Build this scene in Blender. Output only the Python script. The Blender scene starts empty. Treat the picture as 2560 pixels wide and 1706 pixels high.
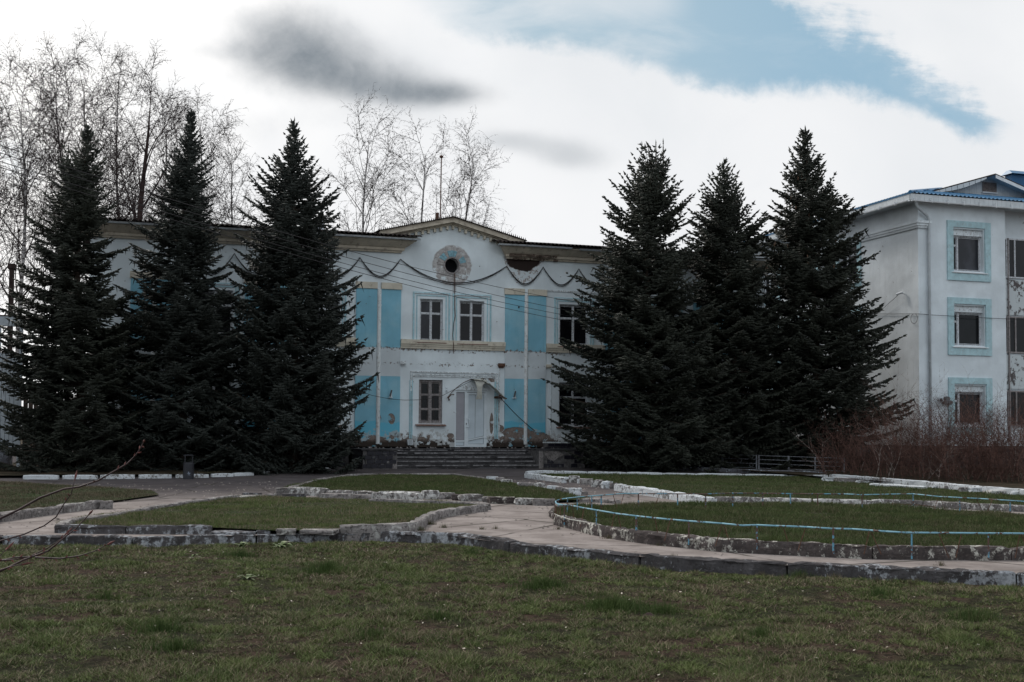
import bpy, math, random
import numpy as np
from mathutils import Vector, Matrix
from mathutils import noise as mnoise
random.seed(7); np.random.seed(7)
RNG = np.random.default_rng(7)
SC = bpy.context.scene
COL = SC.collection
PI = math.pi

# ------------------------------------------------------------------ camera
FPX = 2950.0; YAW = math.radians(-17.93); PITCH = math.radians(2.5); ROLL = .007; SHIFT = .0350; EYE = 1.55
cam = bpy.data.cameras.new('camera'); camo = bpy.data.objects.new('camera', cam); COL.objects.link(camo)
cam.sensor_width = 36.0; cam.lens = FPX/2560*36.0; cam.shift_y = SHIFT; cam.clip_start = .05; cam.clip_end = 5000
_R = Matrix.Rotation(YAW, 3, 'Z') @ Matrix.Rotation(PI/2+PITCH, 3, 'X') @ Matrix.Rotation(ROLL, 3, 'Z')
camo.matrix_world = Matrix.Translation((0, 0, EYE)) @ _R.to_4x4()
SC.camera = camo

# ------------------------------------------------------------------ sky, sun, exposure
SUN_AZ = math.radians(-22); SUN_EL = math.radians(42)      # azimuth from +Y towards +X
world = bpy.data.worlds.new('World'); SC.world = world; world.use_nodes = True
def build_world():
    nt = world.node_tree; N = nt.nodes; L = nt.links; N.clear()
    def nd(t, **k):
        n = N.new(t)
        for a, b in k.items(): setattr(n, a, b)
        return n
    def put(s, v):
        if isinstance(v, bpy.types.NodeSocket): L.new(v, s)
        else: s.default_value = v
    def m(op, a, b=0.0, c=0.0, clamp=False):
        n = nd('ShaderNodeMath', operation=op); n.use_clamp = clamp
        put(n.inputs[0], a); put(n.inputs[1], b); put(n.inputs[2], c); return n.outputs[0]
    def ss(x, lo, hi):
        n = nd('ShaderNodeMapRange', interpolation_type='SMOOTHSTEP'); put(n.inputs[0], x)
        put(n.inputs[1], lo); put(n.inputs[2], hi); return n.outputs[0]
    def mixc(f, a, b):
        n = nd('ShaderNodeMix', data_type='RGBA'); put(n.inputs[0], f); put(n.inputs[6], a); put(n.inputs[7], b); return n.outputs[2]
    tc = nd('ShaderNodeTexCoord').outputs['Generated']
    def dot(v):
        n = nd('ShaderNodeVectorMath', operation='DOT_PRODUCT'); L.new(tc, n.inputs[0]); n.inputs[1].default_value = v; return n.outputs['Value']
    cy, sy = math.cos(-YAW), math.sin(-YAW)
    fw = dot((sy, cy, 0)); rt = dot((cy, -sy, 0)); up = dot((0, 0, 1))
    den = m('MAXIMUM', m('ABSOLUTE', fw), .12)
    u = m('DIVIDE', rt, den); v = m('DIVIDE', up, den)
    # picture-like scale of the sky dome: px = 1280 + 2950 u, py = 1072 - 2950 v
    comb = nd('ShaderNodeCombineXYZ'); put(comb.inputs[0], u); put(comb.inputs[1], v); put(comb.inputs[2], m('MULTIPLY', fw, .35))
    P = comb.outputs[0]
    def noise(scale, detail=7, rough=.6, sx=1., sy_=1., rot=0., off=0., dist=.3):
        mp = nd('ShaderNodeMapping'); L.new(P, mp.inputs[0]); mp.inputs['Scale'].default_value = (sx, sy_, 1)
        mp.inputs['Rotation'].default_value = (0, 0, rot); mp.inputs['Location'].default_value = (off, off*.7, 0)
        n = nd('ShaderNodeTexNoise'); L.new(mp.outputs[0], n.inputs['Vector']); n.inputs['Scale'].default_value = scale
        n.inputs['Detail'].default_value = detail; n.inputs['Roughness'].default_value = rough; n.inputs['Distortion'].default_value = dist
        return n.outputs['Fac']
    n1 = noise(5, 6, .6, off=3); n2 = noise(14, 6, .65, off=8); n3 = noise(22, 5, .7, sx=.5, sy_=2.4, rot=.5, off=5)
    n0 = noise(2.2, 4, .5, off=1.7); n4 = noise(38, 6, .65, off=4)
    def curve(x, pts, lo, hi):
        # piecewise curve through (px, py) points, px in lo..hi; gives py/1000
        t = m('DIVIDE', m('SUBTRACT', x, lo), hi-lo, clamp=True)
        n = nd('ShaderNodeFloatCurve'); put(n.inputs['Value'], t); c = n.mapping.curves[0]
        P_ = [((a-lo)/(hi-lo), b/1000) for a, b in pts]
        c.points[0].location = P_[0]; c.points[-1].location = P_[-1]
        for q in P_[1:-1]: c.points.new(*q)
        n.mapping.update(); return n.outputs[0]
    px = m('MULTIPLY_ADD', u, 2950., 1280.); py = m('MULTIPLY_ADD', v, -2950., 1072.)
    pyn = m('ADD', py, m('MULTIPLY', m('SUBTRACT', n2, .5), 95.)); pyn = m('ADD', pyn, m('MULTIPLY', m('SUBTRACT', n1, .5), 80.)); pyn = m('ADD', pyn, m('MULTIPLY', m('SUBTRACT', n4, .5), 60.))
    low = m('MULTIPLY', curve(px, [(900, -60), (1010, 0), (1090, 55), (1180, 100), (1300, 112), (1480, 130), (1600, 165), (1740, 215), (2140, 232), (2330, 285), (2480, 335), (2560, 300), (2700, 200)], 900, 2700), 1000.)
    hi = m('MULTIPLY', curve(px, [(900, 0), (1800, 0), (1950, 130), (2040, 230), (2200, 280), (2330, 370), (2440, 425), (2520, 520), (2700, 620)], 900, 2700), 1000.)
    pyh = m('ADD', py, m('MULTIPLY', m('SUBTRACT', n3, .5), 190.)); pyh = m('ADD', pyh, m('MULTIPLY', m('SUBTRACT', n2, .5), 120.)); pyh = m('ADD', pyh, m('MULTIPLY', m('SUBTRACT', n4, .5), 130.))
    blue = m('MULTIPLY', ss(m('SUBTRACT', low, pyn), -18., 40.), ss(m('SUBTRACT', pyh, m('SUBTRACT', hi, 200.)), -45., 70.))
    blue = m('MULTIPLY', blue, m('MULTIPLY', ss(px, 960., 1260.), m('SUBTRACT', 1., ss(px, 2540., 2700.))))
    blue = m('MULTIPLY', blue, ss(fw, .0, .3))
    streak = noise(7, 6, .6, sx=.9, sy_=2.6, rot=.45, off=2)
    wisp = m('MULTIPLY', ss(streak, .42, .68), m('SUBTRACT', 1., m('MULTIPLY', ss(px, 1500., 1900.), .72)))
    topw = m('MULTIPLY', m('SUBTRACT', 1., ss(py, -10., 70.)), m('MULTIPLY', ss(px, 1180., 1400.), m('SUBTRACT', 1., ss(px, 1620., 1760.))))
    blue = m('MULTIPLY', blue, m('SUBTRACT', 1., m('MULTIPLY', wisp, .5)))
    blue = m('MULTIPLY', blue, m('SUBTRACT', 1., m('MULTIPLY', topw, .5)))
    faint = m('MULTIPLY', m('MULTIPLY', ss(py, 330., 420.), m('SUBTRACT', 1., ss(py, 560., 900.))), m('SUBTRACT', 1., ss(px, 40., 330.)))
    blue = m('MAXIMUM', blue, m('MULTIPLY', faint, m('MULTIPLY', ss(n1, .38, .6), .55)))
    # the part of the sky away from the picture: broken cloud with blue between
    back = m('MULTIPLY', m('SUBTRACT', 1., ss(fw, -.1, .45)), m('MULTIPLY', ss(n0, .46, .60), .4))
    blue = m('MAXIMUM', blue, back)
    def ell(cx, cyy, rx, ry, soft=.9, nz=1.1):
        a = m('DIVIDE', m('SUBTRACT', px, cx), rx); b = m('DIVIDE', m('SUBTRACT', py, cyy), ry)
        return m('EXPONENT', m('MULTIPLY', m('ADD', m('MULTIPLY', a, a), m('MULTIPLY', b, b)), -1.))
    def blobs(es, lo, hi_, k=.5):
        s = None
        for e in es:
            q = m('MULTIPLY', ell(*e[:4]), e[4]); s = q if s is None else m('ADD', s, q)
        s = m('ADD', s, m('MULTIPLY', m('MULTIPLY', m('SUBTRACT', m('ADD', m('MULTIPLY', n1, .7), m('MULTIPLY', n2, .3)), .5), k), ss(s, .05, .5)))
        return m('MULTIPLY', ss(s, lo, hi_), ss(fw, 0., .3))
    g = blobs([(700, 60, 140, 90, .8), (800, 145, 190, 90, .9), (900, 205, 200, 58, .8), (1030, 230, 140, 38, .7), (1150, 235, 110, 36, .6), (640, 140, 130, 50, .35)], .12, 1.75, 1.5)
    g = m('MULTIPLY', g, m('ADD', .62, m('MULTIPLY', m('ADD', n2, n4), .38)))
    g2 = blobs([(1430, 390, 110, 38, .9), (1330, 350, 140, 34, .6), (1235, 345, 90, 30, .5), (530, 125, 100, 34, .5), (960, 285, 330, 45, .45), (620, 330, 110, 50, .3), (560, 40, 160, 60, .3)], .12, 1.15, 1.3)
    base = mixc(ss(n0, .3, .75), (.70, .72, .745, 1), (.87, .87, .875, 1))
    glow = m('MULTIPLY', ss(m('ADD', m('MULTIPLY', m('SUBTRACT', 480., px), .001), m('MULTIPLY', m('SUBTRACT', 700., py), .0006)), -.35, .9), ss(fw, 0, .4))
    base = mixc(glow, base, (1.05, 1.03, 1.01, 1))
    base = mixc(m('MULTIPLY', ss(n1, .46, .70), .30), base, (.66, .69, .72, 1)); base = mixc(m('MULTIPLY', ss(n2, .5, .75), .18), base, (.70, .73, .76, 1))
    cl = mixc(m('MULTIPLY', g2, .62), base, (.40, .43, .46, 1))
    cl = mixc(m('MULTIPLY', g, .95), cl, (.21, .24, .27, 1))
    cl = mixc(m('MULTIPLY', m('SUBTRACT', 1., ss(fw, -.4, .5)), 1.0), cl, (.86, .91, .96, 1))
    sky = nd('ShaderNodeTexSky', sky_type='NISHITA'); sky.sun_disc = False
    sky.sun_elevation = SUN_EL; sky.sun_rotation = SUN_AZ; sky.air_density = 1.0; sky.dust_density = .6; sky.ozone_density = 1.0
    vm = nd('ShaderNodeVectorMath', operation='SCALE'); L.new(sky.outputs[0], vm.inputs[0]); vm.inputs['Scale'].default_value = .1*SKYGAIN
    veil = mixc(.85, vm.outputs[0], mixc(ss(px, 1300., 2200.), (.42, .55, .63, 1), (.31, .475, .60, 1)))
    outc = mixc(blue, cl, veil)
    vs = nd('ShaderNodeVectorMath', operation='SCALE'); L.new(outc, vs.inputs[0]); vs.inputs['Scale'].default_value = 10.
    bg = nd('ShaderNodeBackground'); L.new(vs.outputs[0], bg.inputs[0]); bg.inputs[1].default_value = .1
    o = nd('ShaderNodeOutputWorld'); L.new(bg.outputs[0], o.inputs[0])
SKYGAIN = .55
build_world()
sl = bpy.data.lights.new('sun', 'SUN'); so = bpy.data.objects.new('sun', sl); COL.objects.link(so)
sl.energy = 2.0; sl.angle = math.radians(12); sl.color = (1, .95, .89)
sd = Vector((math.sin(SUN_AZ)*math.cos(SUN_EL), math.cos(SUN_AZ)*math.cos(SUN_EL), math.sin(SUN_EL)))
so.rotation_euler = sd.to_track_quat('Z', 'Y').to_euler()
so.location = (0, 0, 60)
SC.view_settings.view_transform = 'Standard'; SC.view_settings.look = 'None'; SC.view_settings.gamma = 1
SC.view_settings.exposure = 0.2; SC.view_settings.use_curve_mapping = False
SC.render.engine = 'CYCLES'
SC.cycles.max_bounces = 5; SC.cycles.diffuse_bounces = 3; SC.cycles.glossy_bounces = 2; SC.cycles.transparent_max_bounces = 4

# ------------------------------------------------------------------ survey helpers: sight lines of the picture onto real planes
Cv = Vector((0, 0, EYE))
def ray(px, py): return _R @ Vector(((px-1280)/FPX, (853-py+SHIFT*2560)/FPX, -1.0))
def G(px, py, z=0.0):
    d = ray(px, py); t = (z-EYE)/d.z; return Cv + t*d
def WP(px, py, Y=42.5):
    d = ray(px, py); return Cv + (Y/d.y)*d
def XZ(px, py, Y=42.5):
    p = WP(px, py, Y); return p.x, p.z
def XP(px, py, X=28.62):
    d = ray(px, py); return Cv + (X/d.x)*d

# ------------------------------------------------------------------ mesh helpers
class MB:
    def __init__(s, f=None): s.v = []; s.f = []; s.fn = f
    def add(s, vs, fs):
        b = len(s.v)
        if s.fn: vs = [s.fn(*p) for p in vs]
        s.v += [tuple(p) for p in vs]; s.f += [tuple(b+i for i in f) for f in fs]; return s
    def box(s, x0, x1, y0, y1, z0, z1):
        return s.add([(x0,y0,z0),(x1,y0,z0),(x1,y1,z0),(x0,y1,z0),(x0,y0,z1),(x1,y0,z1),(x1,y1,z1),(x0,y1,z1)],
                     [(0,3,2,1),(4,5,6,7),(0,1,5,4),(1,2,6,5),(2,3,7,6),(3,0,4,7)])
    def extrude_x(s, prof, xa, xb):
        """profile of (y, z); xa, xb may be lists (mitred ends)"""
        n = len(prof); xa = xa if isinstance(xa, list) else [xa]*n; xb = xb if isinstance(xb, list) else [xb]*n
        vs = [(xa[i], p[0], p[1]) for i, p in enumerate(prof)] + [(xb[i], p[0], p[1]) for i, p in enumerate(prof)]
        return s.add(vs, [(i, (i+1) % n, n+(i+1) % n, n+i) for i in range(n)] + [tuple(range(n))[::-1], tuple(range(n, 2*n))])
    def poly_y(s, pts, y0, y1):
        """outline of (x, z) between two y"""
        n = len(pts); vs = [(p[0], y0, p[1]) for p in pts] + [(p[0], y1, p[1]) for p in pts]
        return s.add(vs, [(i, (i+1) % n, n+(i+1) % n, n+i) for i in range(n)] + [tuple(range(n))[::-1], tuple(range(n, 2*n))])
    def tube(s, pts, r, n=6, caps=True):
        pts = [Vector(p) for p in pts]; rs = r if isinstance(r, (list, tuple)) else [r]*len(pts)
        vs = []; prev = None
        for i, p in enumerate(pts):
            a = pts[max(i-1, 0)]; b = pts[min(i+1, len(pts)-1)]; d = (b-a).normalized()
            if prev is None:
                u = d.orthogonal().normalized()
            else:
                u = (prev - prev.dot(d)*d).normalized()
            prev = u; w = d.cross(u)
            for k in range(n):
                t = 2*PI*k/n; q = p + rs[i]*(math.cos(t)*u + math.sin(t)*w); vs.append(tuple(q))
        fs = []
        for i in range(len(pts)-1):
            for k in range(n):
                a = i*n+k; b = i*n+(k+1) % n; fs.append((a, b, b+n, a+n))
        if caps: fs.append(tuple(range(n))[::-1]); fs.append(tuple(range((len(pts)-1)*n, len(pts)*n)))
        return s.add(vs, fs)
    def lathe(s, c, prof, n=20):
        vs = []
        for r, z in prof:
            for k in range(n): t = 2*PI*k/n; vs.append((c[0]+r*math.cos(t), c[1]+r*math.sin(t), c[2]+z))
        fs = []
        for i in range(len(prof)-1):
            for k in range(n): a = i*n+k; b = i*n+(k+1) % n; fs.append((a, b, b+n, a+n))
        fs.append(tuple(range(n))[::-1]); fs.append(tuple(range((len(prof)-1)*n, len(prof)*n)))
        return s.add(vs, fs)
    def build(s, name, mat, parent=None, smooth=False, **tags):
        me = bpy.data.meshes.new(name); me.from_pydata(s.v, [], s.f); me.update()
        return link(name, me, mat, parent, smooth, **tags)
def link(name, me, mat, parent=None, smooth=False, loc=None, **tags):
    o = bpy.data.objects.new(name, me); COL.objects.link(o)
    if mat and not me.materials: me.materials.append(mat)
    if smooth: me.polygons.foreach_set('use_smooth', [True]*len(me.polygons))
    if loc is not None: o.location = loc
    if parent:
        o.parent = parent; pl = abs_loc(parent)
        o.matrix_parent_inverse = Matrix.Translation(-pl)
    for k, v in tags.items(): o[k] = v
    return o
def abs_loc(o):
    p = Vector(o.location)
    if o.parent: p = p + o.matrix_parent_inverse.to_translation() + abs_loc(o.parent)
    return p
def thing(name, loc, label, category, group=None):
    o = bpy.data.objects.new(name, None); COL.objects.link(o); o.location = loc; o.empty_display_size = .2
    o['label'] = label; o['category'] = category
    if group: o['group'] = group
    return o
def npmesh(name, V, F, mat, parent=None, smooth=False, **tags):
    V = np.asarray(V, np.float32); F = np.asarray(F, np.int32); k = F.shape[1]
    me = bpy.data.meshes.new(name); me.vertices.add(len(V)); me.vertices.foreach_set('co', V.ravel())
    me.loops.add(F.size); me.loops.foreach_set('vertex_index', F.ravel())
    me.polygons.add(len(F)); me.polygons.foreach_set('loop_start', np.arange(len(F), dtype=np.int32)*k)
    me.update(calc_edges=True)
    return link(name, me, mat, parent, smooth, **tags)
def nz(x, y, z=0., s=1.): return mnoise.noise(Vector((x*s, y*s, z*s)))

# value noise for arrays
_T = np.random.default_rng(3).random((256, 256))
def vn(x, y, s=1., o=0):
    x = x*s+o*17.3+1000; y = y*s+o*9.1+1000; xi = np.floor(x).astype(int); yi = np.floor(y).astype(int); fx = x-xi; fy = y-yi
    fx = fx*fx*(3-2*fx); fy = fy*fy*(3-2*fy); a = _T[xi % 256, yi % 256]; b = _T[(xi+1) % 256, yi % 256]; c = _T[xi % 256, (yi+1) % 256]; d = _T[(xi+1) % 256, (yi+1) % 256]
    return (a*(1-fx)+b*fx)*(1-fy)+(c*(1-fx)+d*fx)*fy
def fbm(x, y, s=1., o=0): return .55*vn(x, y, s, o)+.28*vn(x, y, s*2.1, o+1)+.17*vn(x, y, s*4.3, o+2)

# ------------------------------------------------------------------ materials
class NT:
    def __init__(s, name):
        s.mat = bpy.data.materials.new(name); s.mat.use_nodes = True; s.nt = s.mat.node_tree; s.N = s.nt.nodes; s.N.clear()
        s.out = s.N.new('ShaderNodeOutputMaterial'); s.b = s.N.new('ShaderNodeBsdfPrincipled'); s.nt.links.new(s.b.outputs[0], s.out.inputs[0])
        s.b.inputs['Specular IOR Level'].default_value = .3
        g = s.N.new('ShaderNodeNewGeometry'); s.P = g.outputs['Position']; s.rnd = g.outputs['Random Per Island']; s.Nn = g.outputs['Normal']
    def put(s, k, v):
        if isinstance(v, bpy.types.NodeSocket): s.nt.links.new(v, k)
        elif isinstance(v, (tuple, list)) and len(v) == 3 and k.type == 'RGBA': k.default_value = (*v, 1)
        else: k.default_value = v
    def m(s, op, a, b=0., c=0., clamp=False):
        n = s.N.new('ShaderNodeMath'); n.operation = op; n.use_clamp = clamp
        s.put(n.inputs[0], a); s.put(n.inputs[1], b); s.put(n.inputs[2], c); return n.outputs[0]
    def ss(s, x, lo, hi):
        n = s.N.new('ShaderNodeMapRange'); n.interpolation_type = 'SMOOTHSTEP'; s.put(n.inputs[0], x); s.put(n.inputs[1], lo); s.put(n.inputs[2], hi); return n.outputs[0]
    def mix(s, f, a, b):
        n = s.N.new('ShaderNodeMix'); n.data_type = 'RGBA'; s.put(n.inputs[0], f); s.put(n.inputs[6], a); s.put(n.inputs[7], b); return n.outputs[2]
    def map(s, sc=(1, 1, 1), off=(0, 0, 0)):
        n = s.N.new('ShaderNodeMapping'); s.nt.links.new(s.P, n.inputs[0]); n.inputs['Scale'].default_value = sc; n.inputs['Location'].default_value = off; return n.outputs[0]
    def noise(s, scale, detail=4, rough=.55, sc=(1, 1, 1), off=(0, 0, 0), dist=0.):
        n = s.N.new('ShaderNodeTexNoise'); s.nt.links.new(s.map(sc, off), n.inputs['Vector']); n.inputs['Scale'].default_value = scale
        n.inputs['Detail'].default_value = detail; n.inputs['Roughness'].default_value = rough; n.inputs['Distortion'].default_value = dist; return n.outputs['Fac']
    def voro(s, scale, feature='F1', sc=(1, 1, 1), off=(0, 0, 0), out='Distance'):
        n = s.N.new('ShaderNodeTexVoronoi'); n.feature = feature; s.nt.links.new(s.map(sc, off), n.inputs['Vector']); n.inputs['Scale'].default_value = scale; return n.outputs[out]
    def xyz(s):
        n = s.N.new('ShaderNodeSeparateXYZ'); s.nt.links.new(s.P, n.inputs[0]); return n.outputs
    def bump(s, h, strength=.5, dist=.02):
        n = s.N.new('ShaderNodeBump'); s.put(n.inputs['Height'], h); n.inputs['Strength'].default_value = strength; n.inputs['Distance'].default_value = dist
        s.nt.links.new(n.outputs[0], s.b.inputs['Normal'])
    def fin(s, col, rough=.85, metal=0.):
        if rough >= .85 if not isinstance(rough, bpy.types.NodeSocket) else False: s.b.inputs['Specular IOR Level'].default_value = .04
        s.put(s.b.inputs['Base Color'], col); s.put(s.b.inputs['Roughness'], rough); s.put(s.b.inputs['Metallic'], metal); return s.mat

def simple(name, col, rough=.8, var=.25, scale=3., bump=0., metal=0., dirt=None, dirt_amt=.5):
    t = NT(name); n = t.noise(scale, 5, .6)
    c2 = tuple(x*(1-var) for x in col); c1 = tuple(min(1, x*(1+var)) for x in col)
    c = t.mix(t.ss(n, .3, .7), c2, c1)
    if dirt: c = t.mix(t.m('MULTIPLY', t.ss(t.noise(scale*2.3, 6, .65, off=(4, 2, 7)), .52, .66), dirt_amt), c, dirt)
    if bump: t.bump(t.noise(scale*8, 4, .6), bump, .01)
    return t.fin(c, rough, metal)

BRN = (.150, .118, .103); BRD = (.045, .036, .031)
OCX, OCZ = XZ(1130, 664)
def plaster(name, base, facade=True, tint=None, grime=.5):
    t = NT(name); x, y, z = t.xyz()
    nl = t.noise(.9, 4, .55, off=(3, 0, 1)); nm = t.noise(2.6, 6, .62, off=(7, 0, 2)); nf = t.noise(11, 5, .65); ns = t.noise(60, 3, .6)
    dk = tuple(v*.83 for v in base)
    c = t.mix(t.ss(nl, .35, .7), dk, base)
    c = t.mix(t.m('MULTIPLY', t.ss(t.noise(1.3, 5, .6, sc=(4, 4, .6)), .5, .75), .28*grime), c, tuple(v*.62 for v in base))
    c = t.mix(t.m('MULTIPLY', t.ss(ns, .55, .8), .12), c, tuple(v*.6 for v in base))
    if name.endswith('blue'):
        c = t.mix(t.m('MULTIPLY', t.ss(t.noise(1.1, 5, .6, off=(8, 0, 1)), .42, .66), .35), c, (.36, .53, .58)); c = t.mix(t.m('MULTIPLY', t.ss(t.noise(1.5, 5, .6, sc=(5, 5, .5), off=(2, 0, 0)), .55, .72), .22), c, (.12, .27, .33))
        c = t.mix(t.ss(t.m('ADD', t.m('SUBTRACT', 1.75, z), t.m('MULTIPLY', t.m('SUBTRACT', nl, .5), .8)), -.03, .03), c, (.13, .42, .56))
    peel = None
    def mx(a, b): return b if a is None else t.m('MAXIMUM', a, b)
    if facade:
        vc = t.N.new('ShaderNodeTexVoronoi'); vc.inputs['Scale'].default_value = 5.5; wv = t.N.new('ShaderNodeVectorMath'); wv.operation = 'ADD'; t.nt.links.new(t.P, wv.inputs[0])
        nc = t.N.new('ShaderNodeTexNoise'); t.nt.links.new(t.P, nc.inputs['Vector']); nc.inputs['Scale'].default_value = 4.; nc.inputs['Detail'].default_value = 5; sc_ = t.N.new('ShaderNodeVectorMath'); sc_.operation = 'SCALE'; t.nt.links.new(nc.outputs['Color'], sc_.inputs[0]); sc_.inputs['Scale'].default_value = .35
        t.nt.links.new(sc_.outputs[0], wv.inputs[1]); t.nt.links.new(wv.outputs[0], vc.inputs['Vector']); sx_ = t.N.new('ShaderNodeSeparateColor'); t.nt.links.new(vc.outputs['Color'], sx_.inputs[0])
        jag = t.m('ADD', t.m('MULTIPLY', t.m('SUBTRACT', nm, .5), 1.6), t.m('MULTIPLY', t.m('SUBTRACT', nf, .5), .45)); jag = t.m('ADD', jag, t.m('MULTIPLY', t.m('SUBTRACT', sx_.outputs[0], .5), .34)); jag = t.m('ADD', jag, t.m('MULTIPLY', t.m('SUBTRACT', t.noise(.55, 3, .5, off=(4, 0, 4)), .5), 1.3))
        # bare render at the foot of the wall
        ht = t.m('ADD', t.m('SUBTRACT', 1.12, z), t.m('MULTIPLY', jag, .85))
        foot = t.ss(ht, -.02, .03); peel = foot
        under = t.m('MULTIPLY', t.ss(t.m('ADD', ht, t.m('MULTIPLY', t.m('SUBTRACT', nf, .5), .5)), -.22, -.17), t.ss(t.noise(2.1, 4), .40, .5)); c = t.mix(t.m('MULTIPLY', under, .75), c, (.40, .40, .395))
        # crumbling seams across the front at two heights
        for zz, w, th in ((4.46, .04, .045), (3.90, .03, .085)):
            d = t.m('ABSOLUTE', t.m('SUBTRACT', z, zz))
            mk = t.ss(t.m('SUBTRACT', t.m('MULTIPLY', t.m('SUBTRACT', nf, .47+th), .9), d), -w*.2, w*.15)
            peel = mx(peel, mk)
        # pits
        vd = t.voro(2.3, sc=(1, .2, 1.3), off=(2, 0, 4)); pit = t.m('MULTIPLY', t.m('SUBTRACT', 1., t.ss(vd, .035, .06)), t.ss(nm, .44, .5))
        peel = mx(peel, pit)
        def ell(cx, cz, rx, rz, k=1.2, lo=-.02, hi=.06):
            a = t.m('DIVIDE', t.m('SUBTRACT', x, cx), rx); b = t.m('DIVIDE', t.m('SUBTRACT', z, cz), rz)
            d = t.m('SQRT', t.m('ADD', t.m('MULTIPLY', a, a), t.m('MULTIPLY', b, b)))
            d = t.m('ADD', d, t.m('MULTIPLY', t.m('SUBTRACT', t.noise(3.5, 6, .65, off=(1, 0, 5)), .5), k)); return t.m('SUBTRACT', 1., t.ss(d, 1.+lo, 1.+hi))
        oc = t.m('MULTIPLY', ell(OCX, OCZ, .74, .74, .25), t.ss(t.noise(5.5, 6, .65, off=(9, 0, 3)), .37, .46))
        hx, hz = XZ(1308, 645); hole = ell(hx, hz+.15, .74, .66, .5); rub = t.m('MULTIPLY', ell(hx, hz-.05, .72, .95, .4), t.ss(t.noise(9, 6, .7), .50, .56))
        for (ax, ay, rx, rz) in ((978, 1048, .13, .20), (1229, 1060, .07, .38), (1241, 1055, .04, .28), (1218, 951, .30, .08), (1252, 1072, .12, .12), (947, 1050, .08, .20), (1126, 1090, .14, .09), (1295, 1083, .62, .20), (1345, 1092, .42, .16)):
            ex, ez = XZ(ax, ay); peel = mx(peel, ell(ex, ez, rx, rz, .9))
        c = t.mix(t.m('MULTIPLY', oc, .9), c, t.mix(t.ss(nf, .4, .62), (.26, .235, .225), (.44, .42, .41))); c = t.mix(rub, c, t.mix(t.ss(t.noise(16, 5, .7), .42, .6), (.20, .17, .155), (.52, .50, .49)))
        st = t.m('MULTIPLY', t.m('SUBTRACT', 1., t.ss(t.m('ABSOLUTE', t.m('SUBTRACT', x, OCX+.1)), .02, .11)), t.m('MULTIPLY', t.ss(z, 4.0, 7.3), t.m('SUBTRACT', 1., t.ss(z, 7.2, 7.6))))
        c = t.mix(t.m('MULTIPLY', st, .45), c, (.20, .17, .155))
        low = t.m('SUBTRACT', 1., t.ss(t.m('ADD', z, t.m('MULTIPLY', jag, .12)), 1.0, 1.22))
        bc = t.mix(t.ss(nf, .35, .65), BRN, (.24, .20, .18)); bc = t.mix(low, bc, BRD)
        # remains of paint inside the bare band
        keep = t.ss(t.noise(4.2, 5, .6, off=(5, 0, 9)), .56, .6)
        peel = t.m('MULTIPLY', peel, t.m('SUBTRACT', 1., t.m('MULTIPLY', keep, .85)))
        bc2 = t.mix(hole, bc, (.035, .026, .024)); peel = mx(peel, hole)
        c = t.mix(peel, c, bc2)
        t.bump(t.m('ADD', t.m('MULTIPLY', peel, -1.), t.m('MULTIPLY', ns, .12)), .9, .025)
    else:
        peel = t.m('MULTIPLY', t.ss(t.noise(6, 6, .7), .66, .70), .8); c = t.mix(peel, c, (.12, .10, .09))
        cr = t.m('SUBTRACT', 1., t.ss(t.m('ABSOLUTE', t.m('SUBTRACT', t.noise(1.1, 6, .6, off=(5, 5, 5)), .5)), .0, .0045))
        c = t.mix(t.m('MULTIPLY', cr, .0), c, (.1, .09, .085))
        t.bump(t.m('ADD', t.m('MULTIPLY', t.noise(1.6, 4, .5), 1.2), t.m('MULTIPLY', ns, .25)), .6, .03)
    return t.fin(c, .9)

WHITE = (.70, .765, .80); BLUE = (.225, .475, .60); BLUE2 = (.37, .52, .56)
M = {}
M['wall'] = plaster('painted_plaster_white', WHITE)
M['band'] = plaster('patched_plaster_grey', (.58, .63, .66))
M['blue'] = plaster('painted_plaster_blue', BLUE)
M['wall2'] = plaster('plaster_pale_grey', (.68, .74, .78), False, grime=.5)
M['wall2l'] = plaster('plaster_rough_white', (.64, .675, .70), False, grime=.9)
M['blue2'] = simple('window_surround_blue', BLUE2, .85, .12, 5, dirt=(.32, .32, .32), dirt_amt=.35)
M['stripe'] = simple('trim_stripe_blue', (.34, .53, .59), .85, .12, 6, dirt=(.35, .33, .31), dirt_amt=.5)
M['trimw'] = simple('trim_white', (.62, .67, .70), .85, .12, 6, dirt=(.16, .13, .12), dirt_amt=.7)
M['trimd'] = simple('trim_flaking', (.58, .62, .64), .88, .25, 9, dirt=(.11, .085, .075), dirt_amt=.95)
M['beige'] = simple('cornice_beige', (.50, .445, .365), .85, .14, 2.2, .2, dirt=(.13, .10, .08), dirt_amt=.45)
M['beigel'] = simple('string_course_beige', (.54, .50, .42), .85, .10, 2.2, .2, dirt=(.20, .16, .12), dirt_amt=.5)
M['brokenc'] = simple('cornice_broken', (.10, .075, .062), .9, .6, 5, .6, dirt=(.36, .31, .25), dirt_amt=.8)
M['asb'] = simple('roof_sheet_dark', (.05, .040, .037), .9, .4, 4, .3)
M['gutter'] = simple('gutter_tin', (.55, .58, .62), .4, .2, 5, metal=.7, dirt=(.25, .22, .2), dirt_amt=.4)
M['oldframe'] = simple('old_window_paint', (.52, .54, .57), .8, .2, 12, dirt=(.10, .075, .065), dirt_amt=.85)
M['woodframe'] = simple('grey_bare_wood', (.25, .23, .23), .85, .3, 14, dirt=(.07, .055, .05), dirt_amt=.6)
M['pvc'] = simple('pvc_white', (.62, .68, .72), .45, .06, 3)
M['pvcp'] = simple('pvc_panel_grey', (.30, .30, .33), .5, .06, 3)
M['pvcd'] = simple('pvc_panel_white', (.50, .57, .62), .5, .06, 2)
M['black'] = simple('gasket_black', (.03, .03, .033), .6, .2, 5)
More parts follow.
